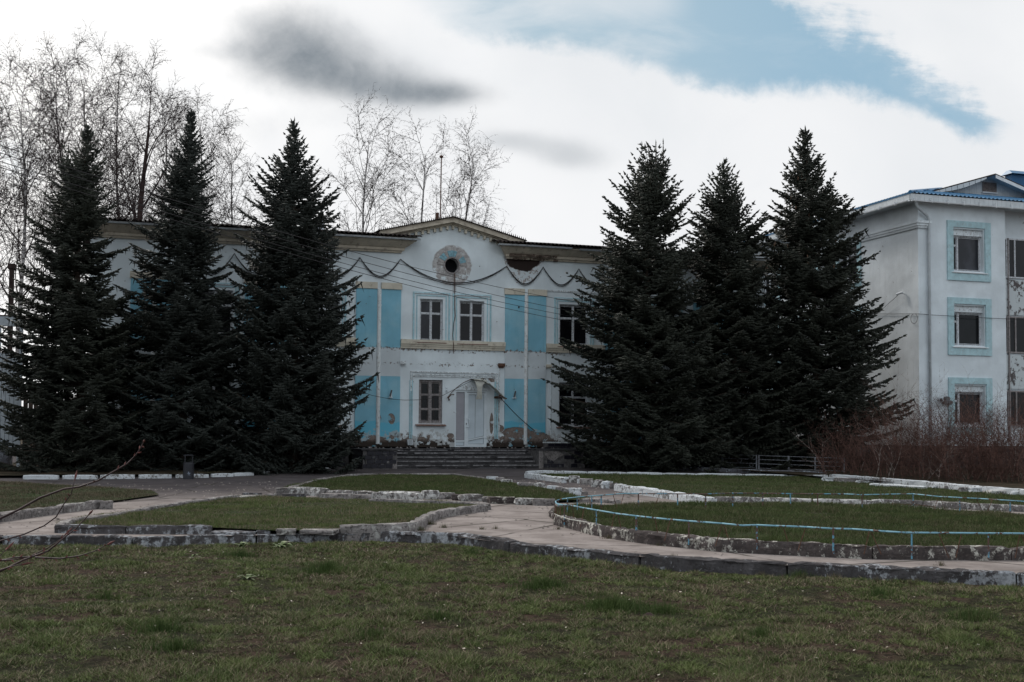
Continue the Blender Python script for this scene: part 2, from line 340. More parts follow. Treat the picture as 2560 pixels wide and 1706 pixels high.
M['rust'] = simple('rusty_iron', (.10, .055, .04), .85, .4, 12, .3, dirt=(.04, .03, .03))
M['sill'] = simple('rusty_tin_sill', (.16, .09, .07), .7, .35, 8, dirt=(.30, .28, .27), dirt_amt=.5)
M['sillw'] = simple('white_tin_sill', (.62, .64, .66), .5, .1, 5)
M['cable'] = simple('cable_rubber', (.018, .016, .018), .6, .2, 3)
M['cableg'] = simple('cable_grey', (.10, .10, .105), .6, .2, 3)
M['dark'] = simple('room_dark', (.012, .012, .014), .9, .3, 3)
M['sheet'] = simple('torn_polycarbonate', (.42, .42, .38), .5, .15, 5, dirt=(.2, .18, .15), dirt_amt=.4)
M['pipe'] = simple('downpipe_white', (.62, .65, .66), .6, .1, 4, dirt=(.22, .18, .15), dirt_amt=.5)
M['pipeg'] = simple('downpipe_grey', (.40, .43, .455), .5, .12, 4)
M['bluetin'] = simple('roof_metal_blue', (.035, .14, .27), .42, .12, 3)
M['bluetind'] = simple('sheet_metal_deep_blue', (.012, .085, .20), .5, .12, 2)
M['siding'] = simple('siding_white', (.50, .53, .55), .6, .08, 3)
M['louver'] = simple('louver_grey_wood', (.20, .17, .16), .85, .3, 14)
def glass(name, col, rough=.12):
    t = NT(name); n = t.noise(2.2, 5, .6, sc=(1, 1, .5)); c = t.mix(t.ss(n, .4, .66), tuple(v*.55 for v in col), col)
    t.b.inputs['Specular IOR Level'].default_value = .22; return t.fin(c, rough)
M['glass'] = glass('window_glass_dark', (.008, .008, .010)); M['glassg'] = glass('window_glass_curtained', (.040, .042, .052), .2); M['glassm'] = glass('window_glass_dusty', (.011, .011, .014), .12)
def tile_mat():
    t = NT('glazed_tile_black'); n = t.noise(3, 6, .65); lime = t.ss(n, .56, .62)
    x, y, z = t.xyz(); c = t.mix(t.m('MULTIPLY', lime, t.ss(t.m('ADD', t.m('ABSOLUTE', t.m('SUBTRACT', x, 11.4)), 0.), 3.9, 3.0)), (.012, .011, .018), (.16, .155, .155))
    return t.fin(c, t.m('ADD', t.m('MULTIPLY', lime, .5), .3))
M['tile'] = tile_mat()
M['mortar'] = simple('tile_joint_mortar', (.10, .095, .095), .95, .35, 8)
def concrete(name, base, paint=None, amt=.5, scale=3., dark=(.045, .04, .04), pop=.9):
    t = NT(name); n = t.noise(scale, 6, .65); nf = t.noise(scale*7, 5, .7); nn = t.noise(scale*2.6, 7, .74, sc=(1, 1, .8), off=(3, 7, 1))
    c = t.mix(t.ss(n, .35, .68), tuple(v*.55 for v in base), base)
    c = t.mix(t.m('MULTIPLY', t.ss(nf, .50, .62), .8), c, dark); c = t.mix(t.m('MULTIPLY', t.ss(t.noise(scale*4, 6, .75, sc=(.5, .5, 2.2), off=(7, 2, 2)), .55, .68), .55), c, tuple(min(1, v*1.9) for v in base))
    if paint:
        big = t.noise(.9, 3, .5, off=(2, 9, 4)); q = t.m('ADD', nn, t.m('MULTIPLY', t.m('SUBTRACT', big, .5), .45)); c = t.mix(t.m('MULTIPLY', t.ss(q, .64-amt*.25, .72-amt*.25), pop), c, t.mix(t.ss(nf, .36, .62), tuple(v*(.6 if amt < .9 else .8) for v in paint), paint))
    t.bump(t.m('ADD', n, t.m('MULTIPLY', nf, .5)), .8, .02); return t.fin(c, .92)
M['kerb_old'] = concrete('kerb_concrete_flaked', (.085, .08, .083), (.36, .375, .40), .50, 3.4, pop=.85)
M['kerb_br'] = concrete('kerb_concrete_cream_flakes', (.095, .08, .077), (.52, .50, .45), .44, 3.4)
M['kerb_w'] = concrete('kerb_concrete_whitewashed', (.22, .21, .20), (.58, .61, .635), 1.0, 5, (.09, .085, .085))
M['kerb_m'] = concrete('kerb_concrete_half_white', (.20, .185, .18), (.58, .575, .56), .62, 4)
M['kerb_g'] = concrete('kerb_concrete_plain', (.25, .23, .225), (.40, .39, .37), .3, 3)
def steps_mat():
    t = NT('step_concrete_dark'); n = t.noise(3, 6, .7, sc=(.35, 1, 3.5)); nf = t.noise(14, 5, .7, sc=(.6, 1, 2)); c = t.mix(t.ss(n, .35, .65), (.022, .021, .022), (.085, .082, .085)); c = t.mix(t.ss(nf, .57, .72), c, (.17, .17, .175))
    c = t.mix(t.m('MULTIPLY', t.ss(t.noise(5, 6, .7, sc=(.4, 1, 2), off=(4, 4, 4)), .60, .68), .6), c, (.24, .24, .25)); t.bump(nf, .8, .02); return t.fin(c, .95)
M['conebrown'] = simple('cone_brown', (.12, .07, .045), .8, .3, 20)
M['grit'] = simple('concrete_grit', (.17, .15, .14), .95, .5, 20)
M['steps'] = steps_mat(); M['nosing'] = simple('worn_step_edge', (.17, .165, .17), .95, .4, 6, .4, dirt=(.05, .045, .045), dirt_amt=.8)
M['lowwall'] = concrete('low_wall_concrete', (.16, .16, .18), (.40, .45, .50), .45, 2.4)
def ground_mats():
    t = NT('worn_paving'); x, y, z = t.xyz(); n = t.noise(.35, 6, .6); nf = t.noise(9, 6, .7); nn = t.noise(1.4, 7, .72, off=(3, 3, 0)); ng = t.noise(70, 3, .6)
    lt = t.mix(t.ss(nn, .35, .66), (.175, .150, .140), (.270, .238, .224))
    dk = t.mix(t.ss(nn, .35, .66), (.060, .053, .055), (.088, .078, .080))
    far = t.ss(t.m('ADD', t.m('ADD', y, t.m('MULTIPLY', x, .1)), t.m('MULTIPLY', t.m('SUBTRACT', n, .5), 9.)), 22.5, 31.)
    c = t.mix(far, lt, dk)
    c = t.mix(t.m('MULTIPLY', t.ss(nf, .58, .72), .38), c, (.07, .06, .055))
    c = t.mix(t.m('MULTIPLY', t.ss(ng, .6, .72), .4), c, (.10, .085, .08))
    cr = t.m('SUBTRACT', 1., t.ss(t.voro(.42, 'DISTANCE_TO_EDGE', off=(1, 2, 0)), .0, .022)); cw = t.m('MULTIPLY', cr, t.ss(t.noise(.8, 3), .38, .50))
    c = t.mix(t.m('MULTIPLY', t.ss(t.noise(.7, 6, .7, off=(6, 1, 0)), .50, .66), .5), c, (.10, .085, .078)); c = t.mix(cw, c, (.045, .04, .035))
    t.bump(t.m('SUBTRACT', t.m('ADD', t.m('MULTIPLY', nf, .5), t.m('MULTIPLY', ng, .3)), t.m('MULTIPLY', cw, .8)), .6, .02)
    M['paving'] = t.fin(c, .93)
    t = NT('earth_and_moss'); n = t.noise(.8, 6, .6); nf = t.noise(14, 6, .7); ng = t.noise(90, 3, .7)
    c = t.mix(t.ss(n, .42, .58), (.060, .040, .030), (.032, .036, .017)); c = t.mix(t.m('MULTIPLY', t.ss(nf, .42, .6), .8), c, (.011, .009, .006)); c = t.mix(t.m('MULTIPLY', t.ss(ng, .62, .74), .4), c, (.09, .065, .05))
    t.bump(t.m('ADD', nf, t.m('MULTIPLY', ng, .6)), 1., .03); M['earth'] = t.fin(c, .95)
    t = NT('bed_turf'); n = t.noise(1.1, 6, .6); nf = t.noise(25, 6, .7)
    c = t.mix(t.ss(n, .38, .62), (.040, .038, .024), (.028, .042, .016)); c = t.mix(t.m('MULTIPLY', t.ss(nf, .45, .65), .6), c, (.016, .024, .008))
    t.bump(nf, 1., .03); M['turf'] = t.fin(c, .95)
    t = NT('dry_litter_soil'); n = t.noise(1.5, 6, .6); nf = t.noise(22, 6, .7)
    c = t.mix(t.ss(n, .4, .62), (.055, .042, .030), (.030, .026, .018)); c = t.mix(t.m('MULTIPLY', t.ss(nf, .5, .68), .6), c, (.012, .011, .009))
    t.bump(nf, 1., .03); M['soil'] = t.fin(c, .95)
ground_mats()
def blade_mat(name, g1, g2, dry, dryamt, sc=.8):
    t = NT(name); n = t.noise(sc, 6, .68); r = t.rnd
    c = t.mix(t.m('MULTIPLY', t.m('ADD', r, t.ss(t.noise(2.7, 5, .65, off=(3, 1, 0)), .35, .68)), .5), g1, g2)
    d = t.ss(t.m('ADD', t.m('MULTIPLY', r, .45), t.m('MULTIPLY', n, 1.0)), 1.0-dryamt*.5, 1.12-dryamt*.5)
    c = t.mix(d, c, t.mix(t.m('FRACT', t.m('MULTIPLY', r, 13.7)), dry, tuple(v*.5 for v in dry)))
    t.b.inputs['Specular IOR Level'].default_value = .12
    return t.fin(c, .7)
M['blade'] = blade_mat('grass_blades_mixed', (.034, .056, .015), (.150, .178, .062), (.24, .19, .13), .50, 1.1)
M['bladebed'] = blade_mat('grass_blades_fresh', (.030, .048, .014), (.092, .112, .040), (.14, .12, .07), .42)
M['thatch'] = blade_mat('dead_grass_thatch', (.060, .040, .028), (.145, .108, .075), (.24, .20, .15), .35)
M['bladedry'] = blade_mat('grass_blades_dull', (.035, .055, .02), (.07, .085, .035), (.15, .12, .08), .85)
M['tuft'] = blade_mat('grass_tuft_green', (.034, .060, .016), (.075, .105, .032), (.14, .13, .07), .1)
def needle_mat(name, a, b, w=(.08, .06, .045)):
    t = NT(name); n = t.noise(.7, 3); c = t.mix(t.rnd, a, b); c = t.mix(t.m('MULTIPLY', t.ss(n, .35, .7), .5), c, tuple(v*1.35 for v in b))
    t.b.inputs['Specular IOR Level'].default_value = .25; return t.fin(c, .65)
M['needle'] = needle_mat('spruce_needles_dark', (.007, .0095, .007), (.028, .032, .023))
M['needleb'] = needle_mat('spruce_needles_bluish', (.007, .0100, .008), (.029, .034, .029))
M['bark'] = simple('spruce_bark', (.07, .055, .045), .95, .35, 8, .5)
def birch_bark():
    t = NT('birch_bark'); n = t.noise(3, 5, .6, sc=(1, 1, 3)); c = t.mix(t.ss(n, .40, .55), (.05, .04, .038), (.36, .34, .33)); return t.fin(c, .8)
M['birch'] = birch_bark()
M['twig'] = simple('dark_twigs', (.038, .029, .028), .9, .3, 5)
M['trunkd'] = simple('dark_tree_bark', (.040, .028, .026), .95, .3, 8)
M['thicket'] = simple('red_brown_stems', (.084, .048, .040), .85, .5, 2.5)
M['palestem'] = simple('pale_stem_bark', (.20, .165, .15), .9, .3, 6)
M['stem'] = simple('foreground_stem', (.045, .026, .026), .6, .25, 25)
M['bud'] = simple('red_buds', (.13, .042, .036), .6, .3, 30)
M['railb'] = None
def rail_mat(name, base, rustamt=.5):
    t = NT(name); n = t.noise(6, 6, .65); nf = t.noise(30, 4, .6)
    c = t.mix(t.ss(t.m('ADD', t.m('MULTIPLY', n, .7), t.m('MULTIPLY', nf, .3)), .62-rustamt*.22, .66-rustamt*.22), base, (.085, .045, .035)); return t.fin(c, .6)
M['railb'] = rail_mat('chipped_blue_rail', (.17, .34, .42), .42)
M['railp'] = rail_mat('rusty_blue_post', (.10, .26, .36), .75)
M['fencem'] = simple('fence_iron_dark', (.17, .18, .20), .7, .35, 6, dirt=(.06, .03, .025), dirt_amt=.7)
M['bin'] = simple('bin_plastic_black', (.018, .019, .024), .45, .3, 4)
M['binm'] = simple('bin_mark_pale', (.14, .16, .20), .6, .3, 30)
M['litter'] = simple('pale_scraps', (.42, .37, .31), .8, .4, 40)
M['leafy'] = simple('weed_leaf', (.07, .10, .03), .6, .4, 15)
M['leafd'] = simple('withered_leaf', (.17, .15, .12), .8, .5, 15)
M['plankw'] = simple('painted_planks_pale', (.40, .44, .475), .8, .1, 3, dirt=(.2, .2, .2), dirt_amt=.3)
M['plankb'] = simple('brown_planks', (.13, .095, .08), .9, .3, 4)
M['brick'] = simple('soot_brick', (.035, .025, .023), .95, .3, 5)
M['panel'] = None
def flaking_panel():
    t = NT('flaking_white_panel'); n = t.noise(4.5, 6, .72, sc=(1, 1, .8)); nl = t.noise(1.2, 3); c = t.mix(t.ss(t.m('ADD', n, t.m('MULTIPLY', nl, .35)), .72, .745), (.48, .52, .535), (.085, .075, .075)); return t.fin(c, .8)
M['panel'] = flaking_panel()
M['voub'] = simple('ring_stone_blue', (.20, .36, .42), .9, .2, 8, dirt=(.3, .28, .27), dirt_amt=.35)
M['voug'] = simple('ring_stone_grey', (.33, .31, .30), .9, .2, 8, dirt=(.5, .5, .5), dirt_amt=.35)

#PART2
# ================================================================== GROUND
def rise(y): 
    t = np.clip((np.asarray(y, float)-34)/6., 0, 1); return .12*t*t*(3-2*t)
def gz(y): return float(rise(y))
# front edge of the paving (front kerb), surveyed
FK_PX = [(0,1341),(168,1340),(268,1341),(352,1344),(562,1338),(800,1334),(948,1332),(1155,1340),(1285,1359),(1499,1380),(1681,1397),(1882,1407),(2226,1423),(2559,1435)]
FK = [G(*p) for p in FK_PX]
FK = [Vector((FK[0].x-14, FK[0].y+2.2, 0))] + FK + [Vector((FK[-1].x+7, FK[-1].y-1.1, 0)), Vector((FK[-1].x+20, FK[-1].y-3, 0))]
_fx = np.array([p.x for p in FK]); _fy = np.array([p.y for p in FK])
def yk(x): return np.interp(x, _fx, _fy)
ground = MB(); S = 1500; ground.add([(-S,-S,-.24),(S,-S,-.24),(S,S,-.24),(-S,S,-.24)], [(0,1,2,3)])
ground.build('ground', M['soil'], kind='structure')
def lawn_h(x, y):
    d = yk(x)-y
    return -.112 + .045*(fbm(x, y, .5, 3)-.5) + .03*(fbm(x, y, 1.7, 6)-.5) - .03*np.exp(-np.maximum(d, 0)*2.2)
def grid_sheet(name, xs, fy, mat, hfun, **tags):
    xs = np.asarray(xs); n = fy(xs[0]).shape[0]; V = []
    for x in xs:
        ys = fy(x); V.append(np.stack([np.full(n, x), ys, hfun(np.full(n, x), ys)], 1))
    V = np.concatenate(V); k = len(xs); i = np.arange(k-1)[:, None]*n + np.arange(n-1)[None]
    i = i.ravel(); F = np.stack([i, i+n, i+n+1, i+1], 1)
    return npmesh(name, V, F, mat, smooth=True, **tags)
grid_sheet('lawn', np.linspace(-16, 24, 200), lambda x: np.linspace(-4, float(yk(x))-.015, 110), M['earth'], lawn_h, kind='structure')
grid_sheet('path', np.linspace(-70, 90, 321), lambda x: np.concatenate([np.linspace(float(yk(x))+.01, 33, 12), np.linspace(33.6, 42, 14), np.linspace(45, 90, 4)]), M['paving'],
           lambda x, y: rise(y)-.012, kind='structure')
def path_poly(pts, z=None):
    return [Vector((p[0], p[1], 0)) for p in pts]
def sheet(name, pts, z, mat, slope=False, **tags):
    """flat patch with a finely triangulated outline"""
    from mathutils.geometry import tessellate_polygon
    V = [Vector((p.x, p.y, 0)) for p in pts]; tri = tessellate_polygon([V])
    vs = [(p.x, p.y, z + (gz(p.y) if slope else 0)) for p in pts]
    b = MB(); b.add(vs, []); b.f = [tuple(t) for t in tri]
    o = b.build(name, mat, **tags)
    me = o.data
    if me.polygons[0].normal.z < 0: me.flip_normals()
    return o
def kerb(root, pts, h, w, blk=(1., 1.6), mat='kerb_old', z0=0., jit=.02, gap=.02, side=1, chip=.03, name='kerb_stone', sloped=False, drop=0.0, closed=False, tilt=0., stp=.16):
    """a row of separate blocks along pts (outer top edge); w to the given side; each block is its own object"""
    pts = [Vector((p.x, p.y, 0)) for p in pts]; L = [0]
    for a, b in zip(pts, pts[1:]): L.append(L[-1]+(b-a).length)
    tot = L[-1]
    def at(s):
        s = min(max(s, 0), tot)
        for i in range(len(L)-1):
            if s <= L[i+1] or i == len(L)-2:
                t = (s-L[i])/max(L[i+1]-L[i], 1e-6); return pts[i].lerp(pts[i+1], t)
    s = 0.; rnd = random.Random(int(pts[0].x*1000)+int(pts[-1].y*77))
    while s < tot-.05:
        l = rnd.uniform(*blk); e = min(s+l, tot)
        if tot-e < .25: e = tot
        if rnd.random() < drop: s = e; continue
        a, b_ = s+gap*rnd.uniform(.3, 1.2), e-gap*rnd.uniform(.3, 1.2); s = e
        if b_-a < .08: continue
        n = max(2, int((b_-a)/stp)); dz = rnd.uniform(-jit, jit); dn = rnd.uniform(-jit, jit); tl = rnd.uniform(-tilt, tilt); tr = rnd.uniform(-tilt, tilt)
        V = []; F = []; sec = 8
        for i in range(n+1):
            q = a+(b_-a)*i/n; p = at(q); d = (at(q+.06)-at(q-.06)).normalized(); nn = Vector((-d.y, d.x, 0))*side
            f = i/n; zz = z0 + (gz(p.y) if sloped else 0); endr = .03 if i in (0, n) else 0.
            hh = h+dz+tl*(1-f)+tr*f
            prof = [(0, -.12), (0, hh*.45), (.0, hh-.02), (.015, hh), (w*.5, hh), (w-.015, hh), (w, hh-.02), (w, -.12)]
            for j, (o_, z_) in enumerate(prof):
                g = mnoise.noise(Vector((p.x*3.1+j*1.3, p.y*3.1, z_*4+j))); g2 = mnoise.noise(Vector((p.x*9+j*.7, p.y*9, j*2.)))
                o2 = o_+dn+chip*.7*g+chip*.35*g2 + endr*(.5-o_/w)*.6; z2 = z_
                if z_ > 0: z2 = z_ - chip*max(0, g2-.05)*1.4*(1 if j in (2, 3, 5, 6) else .4) + chip*.3*g - endr*.5*(j in (2, 3, 4, 5, 6))
                c = p+nn*o2; V.append((c.x, c.y, zz+z2))
        for i in range(n):
            for j in range(sec-1):
                k = i*sec+j; F.append((k, k+1, k+1+sec, k+sec) if side > 0 else (k, k+sec, k+1+sec, k+1))
        F.append(tuple(range(sec))[::-1] if side > 0 else tuple(range(sec))); F.append(tuple(range(n*sec, n*sec+sec)) if side > 0 else tuple(range(n*sec, n*sec+sec))[::-1])
        o = MB().add(V, F).build(name, M[mat], root)
    return root
def px_line(ps, z=0.): return [G(x, y, z) for x, y in ps]
def rock(root, px, py, wpx, hpx, mat, name='kerb_stone', z=None, depth=None):
    """an irregular block that covers wpx x hpx of the picture with its foot at (px, py)"""
    p = G(px, py); p.z = gz(p.y) if z is None else z
    sc = (p-Cv).length/FPX; w = wpx*sc; h = hpx*sc; d = depth or w*.55
    d = min(max(d, .16), .5); yaw = YAW + random.uniform(-.25, .25)
    V = []; n = (4, 3, 3); idx = {}
    for i in range(n[0]+1):
        for j in range(n[1]+1):
            for k in range(n[2]+1):
                if 0 < i < n[0] and 0 < j < n[1] and 0 < k < n[2]: continue
                u = Vector((i/n[0]*2-1, j/n[1]*2-1, k/n[2]*2-1)); s_ = u.normalized()*1.25; u = u.lerp(s_, .22)
                g = mnoise.noise(Vector((u.x*1.3+px*.31, u.y*1.3+py*.17, u.z*1.3)))*.22 + mnoise.noise(u*3.1+Vector((px, 0, 0)))*.08
                u = u*(1+g); q = Vector((u.x*w*.5, u.y*d*.5, (u.z+.75)*h*.55)); q.rotate(Matrix.Rotation(yaw, 3, 'Z')); idx[(i, j, k)] = len(V); V.append(tuple(p+q+Vector((0, d*.35, 0))))
    F = []
    def q4(a, b, c, d_): F.append((idx[a], idx[b], idx[c], idx[d_]))
    for i in range(n[0]):
        for j in range(n[1]): q4((i,j,n[2]),(i+1,j,n[2]),(i+1,j+1,n[2]),(i,j+1,n[2])); q4((i,j,0),(i,j+1,0),(i+1,j+1,0),(i+1,j,0))
        for k in range(n[2]): q4((i,0,k),(i+1,0,k),(i+1,0,k+1),(i,0,k+1)); q4((i,n[1],k),(i,n[1],k+1),(i+1,n[1],k+1),(i+1,n[1],k))
    for j in range(n[1]):
        for k in range(n[2]): q4((0,j,k),(0,j,k+1),(0,j+1,k+1),(0,j+1,k)); q4((n[0],j,k),(n[0],j+1,k),(n[0],j+1,k+1),(n[0],j,k+1))
    return MB().add(V, F).build(name, M[mat], root)

# --- front kerb along the paving
kr = thing('stone_kerb', (FK[6].x, FK[6].y, 0), 'long dark weathered concrete kerb between the foreground lawn and the path', 'kerb')
kerb(kr, FK[:8], .015, .2, (1.3, 2.4), 'kerb_old', 0., .022, .022, 1, .07, stp=.07, tilt=.012)
kerb(kr, FK[7:], .015, .2, (1.6, 2.6), 'kerb_old', 0., .014, .016, 1, .065, stp=.07, tilt=.008)
# the kerb's buried face must reach the lower lawn
for o in kr.children:
    for v in o.data.vertices:
        if v.co.z < -.05: v.co.z = -.2

# --- bed at left, middle distance
B1F = [(134,1310),(230,1312),(329,1313),(528,1313)]
B1B = [(134,1310),(150,1303),(184,1294),(268,1283),(344,1269),(459,1252),(574,1240),(650,1235)]
B1R = [(850,1313),(946,1312),(1040,1308),(1059,1300),(1078,1286),(1113,1275),(1158,1268),(1197,1263),(1222,1261),(1229,1258),(1212,1255),(1116,1251),(929,1245)]
HK = .12
k1 = thing('stone_kerb', tuple(G(300, 1335)), 'broken grey kerb round the left middle lawn bed, sunk in the grass at its front', 'kerb')
kerb(k1, px_line(B1F, HK), HK, .17, (.9, 1.9), 'kerb_old', 0, .01, .012, 1, .035)
kerb(k1, px_line(B1B, HK), HK, .15, (.8, 1.6), 'kerb_g', 0, .015, .012, -1, .03)
kerb(k1, px_line(B1R[:4], HK), HK, .16, (1., 1.7), 'kerb_g', 0, .012, .01, 1, .03)
kerb(k1, px_line(B1R[3:9], HK), HK, .16, (.5, .9), 'kerb_g', 0, .008, .008, 1, .02)
kerb(k1, px_line(B1R[9:], HK), HK, .14, (1., 1.7), 'kerb_g', 0, .008, .01, 1, .02)
for (x, y, w, h) in [(585,1335,105,5),(662,1334,32,8),(716,1336,46,13),(800,1336,90,11),(905,1249,46,12),(842,1252,78,17),(735,1247,54,12),(676,1245,20,9),(630,1246,44,13),(596,1247,22,9)]:
    rock(k1, x, y, w, h, random.choice(['kerb_g', 'kerb_old', 'kerb_br']))
bed1 = px_line([(140,1312),(329,1316),(528,1318),(700,1326),(850,1322),(946,1314),(1040,1309),(1062,1300),(1082,1287),(1116,1277),(1170,1268),(1215,1261),(1116,1254),(929,1249),(800,1247),(650,1242),(574,1245),(459,1257),(344,1274),(240,1290),(160,1302)], .06)
sheet('left_bed_turf', bed1, .055, M['turf'], kind='structure')

# --- bed behind, in the middle
B2F = [(690,1222),(759,1221),(810,1224),(862,1226),(938,1229),(1044,1233)]
k2 = thing('stone_kerb', tuple(G(1000, 1240)), 'row of broken whitish stones round the middle lawn bed before the steps', 'kerb')
kerb(k2, px_line(B2F, .15), .15, .2, (.9, 1.6), 'kerb_m', 0, .02, .03, 1, .06, tilt=.02)
for i, (x, y, w, h) in enumerate([(1032,1244,34,14),(1060,1245,28,13),(1078,1247,40,19),(1117,1247,42,14),(1145,1250,26,13),(1180,1252,56,15),(1222,1256,26,13),(1258,1258,64,14),(1318,1261,52,14),(1362,1263,50,15)]):
    rock(k2, x, y, w*1.05, h*1.05, ['kerb_g', 'kerb_br', 'kerb_m'][i % 3])
kerb(k2, px_line([(715,1217),(745,1209),(791,1197),(856,1187),(963,1183),(1135,1183),(1174,1188),(1220,1194)], .1), .1, .14, (.8, 1.5), 'kerb_g', 0, .012, .02, -1, .03)
for i, (x, y, w, h) in enumerate([(1232,1201,26,9),(1252,1209,20,14),(1268,1211,26,11),(1300,1218,9,10),(1318,1221,36,13),(1352,1222,26,13),(1384,1228,28,12),(1400,1229,16,11),(1418,1237,24,15),(1440,1238,26,16),(1463,1236,16,7)]):
    rock(k2, x, y, w*1.1, h*1.1, ['kerb_w', 'kerb_g', 'kerb_m'][i % 3])
kerb(k2, px_line([(1446,1246),(1490,1246),(1534,1249)], .08), .08, .25, (.8, 1.5), 'kerb_g', 0, .005, .02, 1, .03)
bed2 = px_line([(690,1224),(759,1223),(862,1228),(1044,1236),(1180,1243),(1300,1250),(1392,1250),(1500,1247),(1450,1240),(1400,1228),(1340,1216),(1260,1203),(1174,1192),(1135,1187),(963,1187),(856,1191),(791,1200),(730,1214)], .06)
sheet('middle_bed_turf', bed2, .05, M['turf'], kind='structure')

# --- bed behind at right
k3 = thing('stone_kerb', tuple(G(1700, 1245)), 'whitewashed kerb round the far right lawn bed, tumbled in two places', 'kerb')
kerb(k3, px_line([(1310,1183),(1350,1187),(1404,1194)], .15), .15, .16, (.35, .6), 'kerb_w', 0, .01, .02, 1, .02)
for i, (x, y, w, h) in enumerate([(1415,1203,22,9),(1421,1205,14,6),(1438,1206,24,15),(1455,1208,18,9),(1468,1210,30,12),(1495,1217,28,15),(1520,1220,24,15),(1536,1221,16,12)]):
    rock(k3, x, y, w*1.1, h*1.1, ['kerb_w', 'kerb_g', 'kerb_m'][i % 3])
kerb(k3, px_line([(1534,1209),(1565,1214),(1639,1224),(1693,1231.6),(1731,1237.5),(1776,1242.6)], .17), .17, .18, (.5, 1.1), 'kerb_w', 0, .01, .012, 1, .025)
kerb(k3, px_line([(1776,1242.6),(1860,1243.5),(2044,1247),(2157,1249),(2306,1252),(2395,1257),(2559,1264),(2640,1268)], .12), .12, .16, (.8, 1.3), 'kerb_m', 0, .01, .02, 1, .025)
kerb(k3, px_line([(1312,1182),(1359,1181),(1657,1184),(1895,1186),(1999,1188)], .09), .09, .13, (1., 1.6), 'kerb_w', 0, .01, .012, -1, .02, sloped=True)
for i, (x, y, w, h) in enumerate([(2012,1195,18,6),(2030,1197,30,9),(2054,1198,32,10),(2095,1208,58,14),(2120,1210,50,14),(2160,1212,30,10)]):
    rock(k3, x, y, w, h, ['kerb_w', 'kerb_g', 'kerb_w'][i % 3])
kerb(k3, px_line([(2172,1208),(2230,1211),(2306,1216)], .12), .12, .2, (1.4, 2.2), 'kerb_w', 0, .01, .02, 1, .04)
for i, (x, y, w, h) in enumerate([(2351,1225,32,9),(2384,1228,34,12),(2416,1234,26,14),(2446,1235,36,14),(2478,1237,28,9),(2512,1240,58,13),(2550,1243,30,12)]):
    rock(k3, x, y, w, h, ['kerb_w', 'kerb_g', 'kerb_m'][i % 3])
bed3 = px_line([(1312,1185),(1404,1196),(1470,1204),(1534,1213),(1639,1227),(1731,1240),(1776,1245),(2044,1250),(2306,1255),(2559,1267),(2700,1275),(2700,1245),(2512,1236),(2384,1224),(2290,1216),(2150,1206),(2012,1192),(1895,1189),(1657,1187),(1359,1184)], .05)
sheet('right_far_bed_turf', bed3, .045, M['turf'], kind='structure')

# --- bed at right with the blue rail
HB = .15
B4 = [(1383,1287),(1430,1298),(1478,1310),(1544,1322),(1618,1331),(1710,1340),(1806,1349),(1900,1353.2),(1979,1357),(2157,1364.6),(2306,1367),(2559,1368.5),(2700,1369),(2900,1370)]
k4 = thing('stone_kerb', tuple(G(1900, 1395)), 'thick kerb with flaking cream paint under the blue rail of the right lawn bed', 'kerb')
kerb(k4, px_line(B4, HB), HB, .17, (1.6, 2.6), 'kerb_br', 0, .006, .008, 1, .05, stp=.08)
TIP = px_line([(1383,1287),(1372,1279),(1378,1268),(1410,1260),(1449,1257)], .08)
kerb(k4, TIP, .08, .12, (.5, .9), 'kerb_br', 0, .008, .01, -1, .025)
BB4 = [(1449,1262),(1556,1260),(1716,1257),(1860,1255),(2044,1257),(2190,1262),(2350,1271),(2559,1285),(2700,1296)]
kerb(k4, px_line(BB4, .03), .03, .12, (1.2, 2.), 'kerb_g', 0, .006, .012, -1, .02)
bed4 = px_line([(1385,1288),(1430,1300),(1478,1312),(1544,1324),(1618,1333),(1710,1342),(1806,1351),(1979,1360),(2157,1367),(2306,1370),(2559,1371),(2900,1372),(2900,1310),(2700,1298),(2559,1287),(2350,1273),(2190,1264),(2044,1259),(1860,1257),(1716,1259),(1556,1262),(1449,1264),(1392,1274)], .1)
sheet('right_near_bed_turf', bed4, .09, M['turf'], kind='structure')

# --- patch of grass at far left with its stones
k5 = thing('stone_kerb', tuple(G(120, 1270)), 'short curved kerb of rough blocks edging the far left grass patch', 'kerb')
kerb(k5, px_line([(-160,1312),(-60,1296),(0,1283),(80,1272),(161,1262),(210,1256),(262,1251)], .14), .14, .2, (.9, 1.5), 'kerb_g', 0, .012, .015, 1, .04)
rock(k5, 266, 1272, 26, 18, 'kerb_g')
bed5 = px_line([(-300,1330),(-160,1316),(0,1288),(161,1266),(262,1254),(300,1250),(398,1236),(380,1226),(306,1221),(176,1213),(60,1207),(-60,1203),(-300,1200)], .03)
sheet('left_far_bed_turf', bed5, .025, M['turf'], kind='structure')

# --- white kerb before the left spruces and the litter-strewn soil behind it
k6 = thing('white_kerb', tuple(G(300, 1199)), 'row of white painted kerb blocks in front of the left spruces', 'kerb')
for (a, b, ya, yb) in [(57,145,1200.5,1200.5),(155,242,1200,1200),(250,337,1199.5,1199),(346,429,1198.5,1198),(439,522,1197.5,1197),(531,584,1196,1195),(587,635,1194.5,1193),(639,719,1191.5,1187.5),(721,796,1187,1182.5),(796,834,1182,1178)]:
    pa, pb = G(a, ya), G(b, yb); d = (pb-pa); 
    kerb(k6, [pa, pb], .14, .16, (9, 10), 'kerb_w', 0, .004, .004, 1, .012)
kerb(k6, [G(57, 1200), G(75, 1187)], .1, .1, (9, 10), 'kerb_g', 0, .004, .004, -1, .02)
soilL = [G(57,1199),G(240,1198),(G(522,1195)),G(635,1191),G(720,1186),G(834,1176),Vector((8.3,39.6,0)),Vector((7.2,42.3,0)),Vector((-2.2,42.3,0)),Vector((-7,41.,0)),Vector((-6,38,0))]
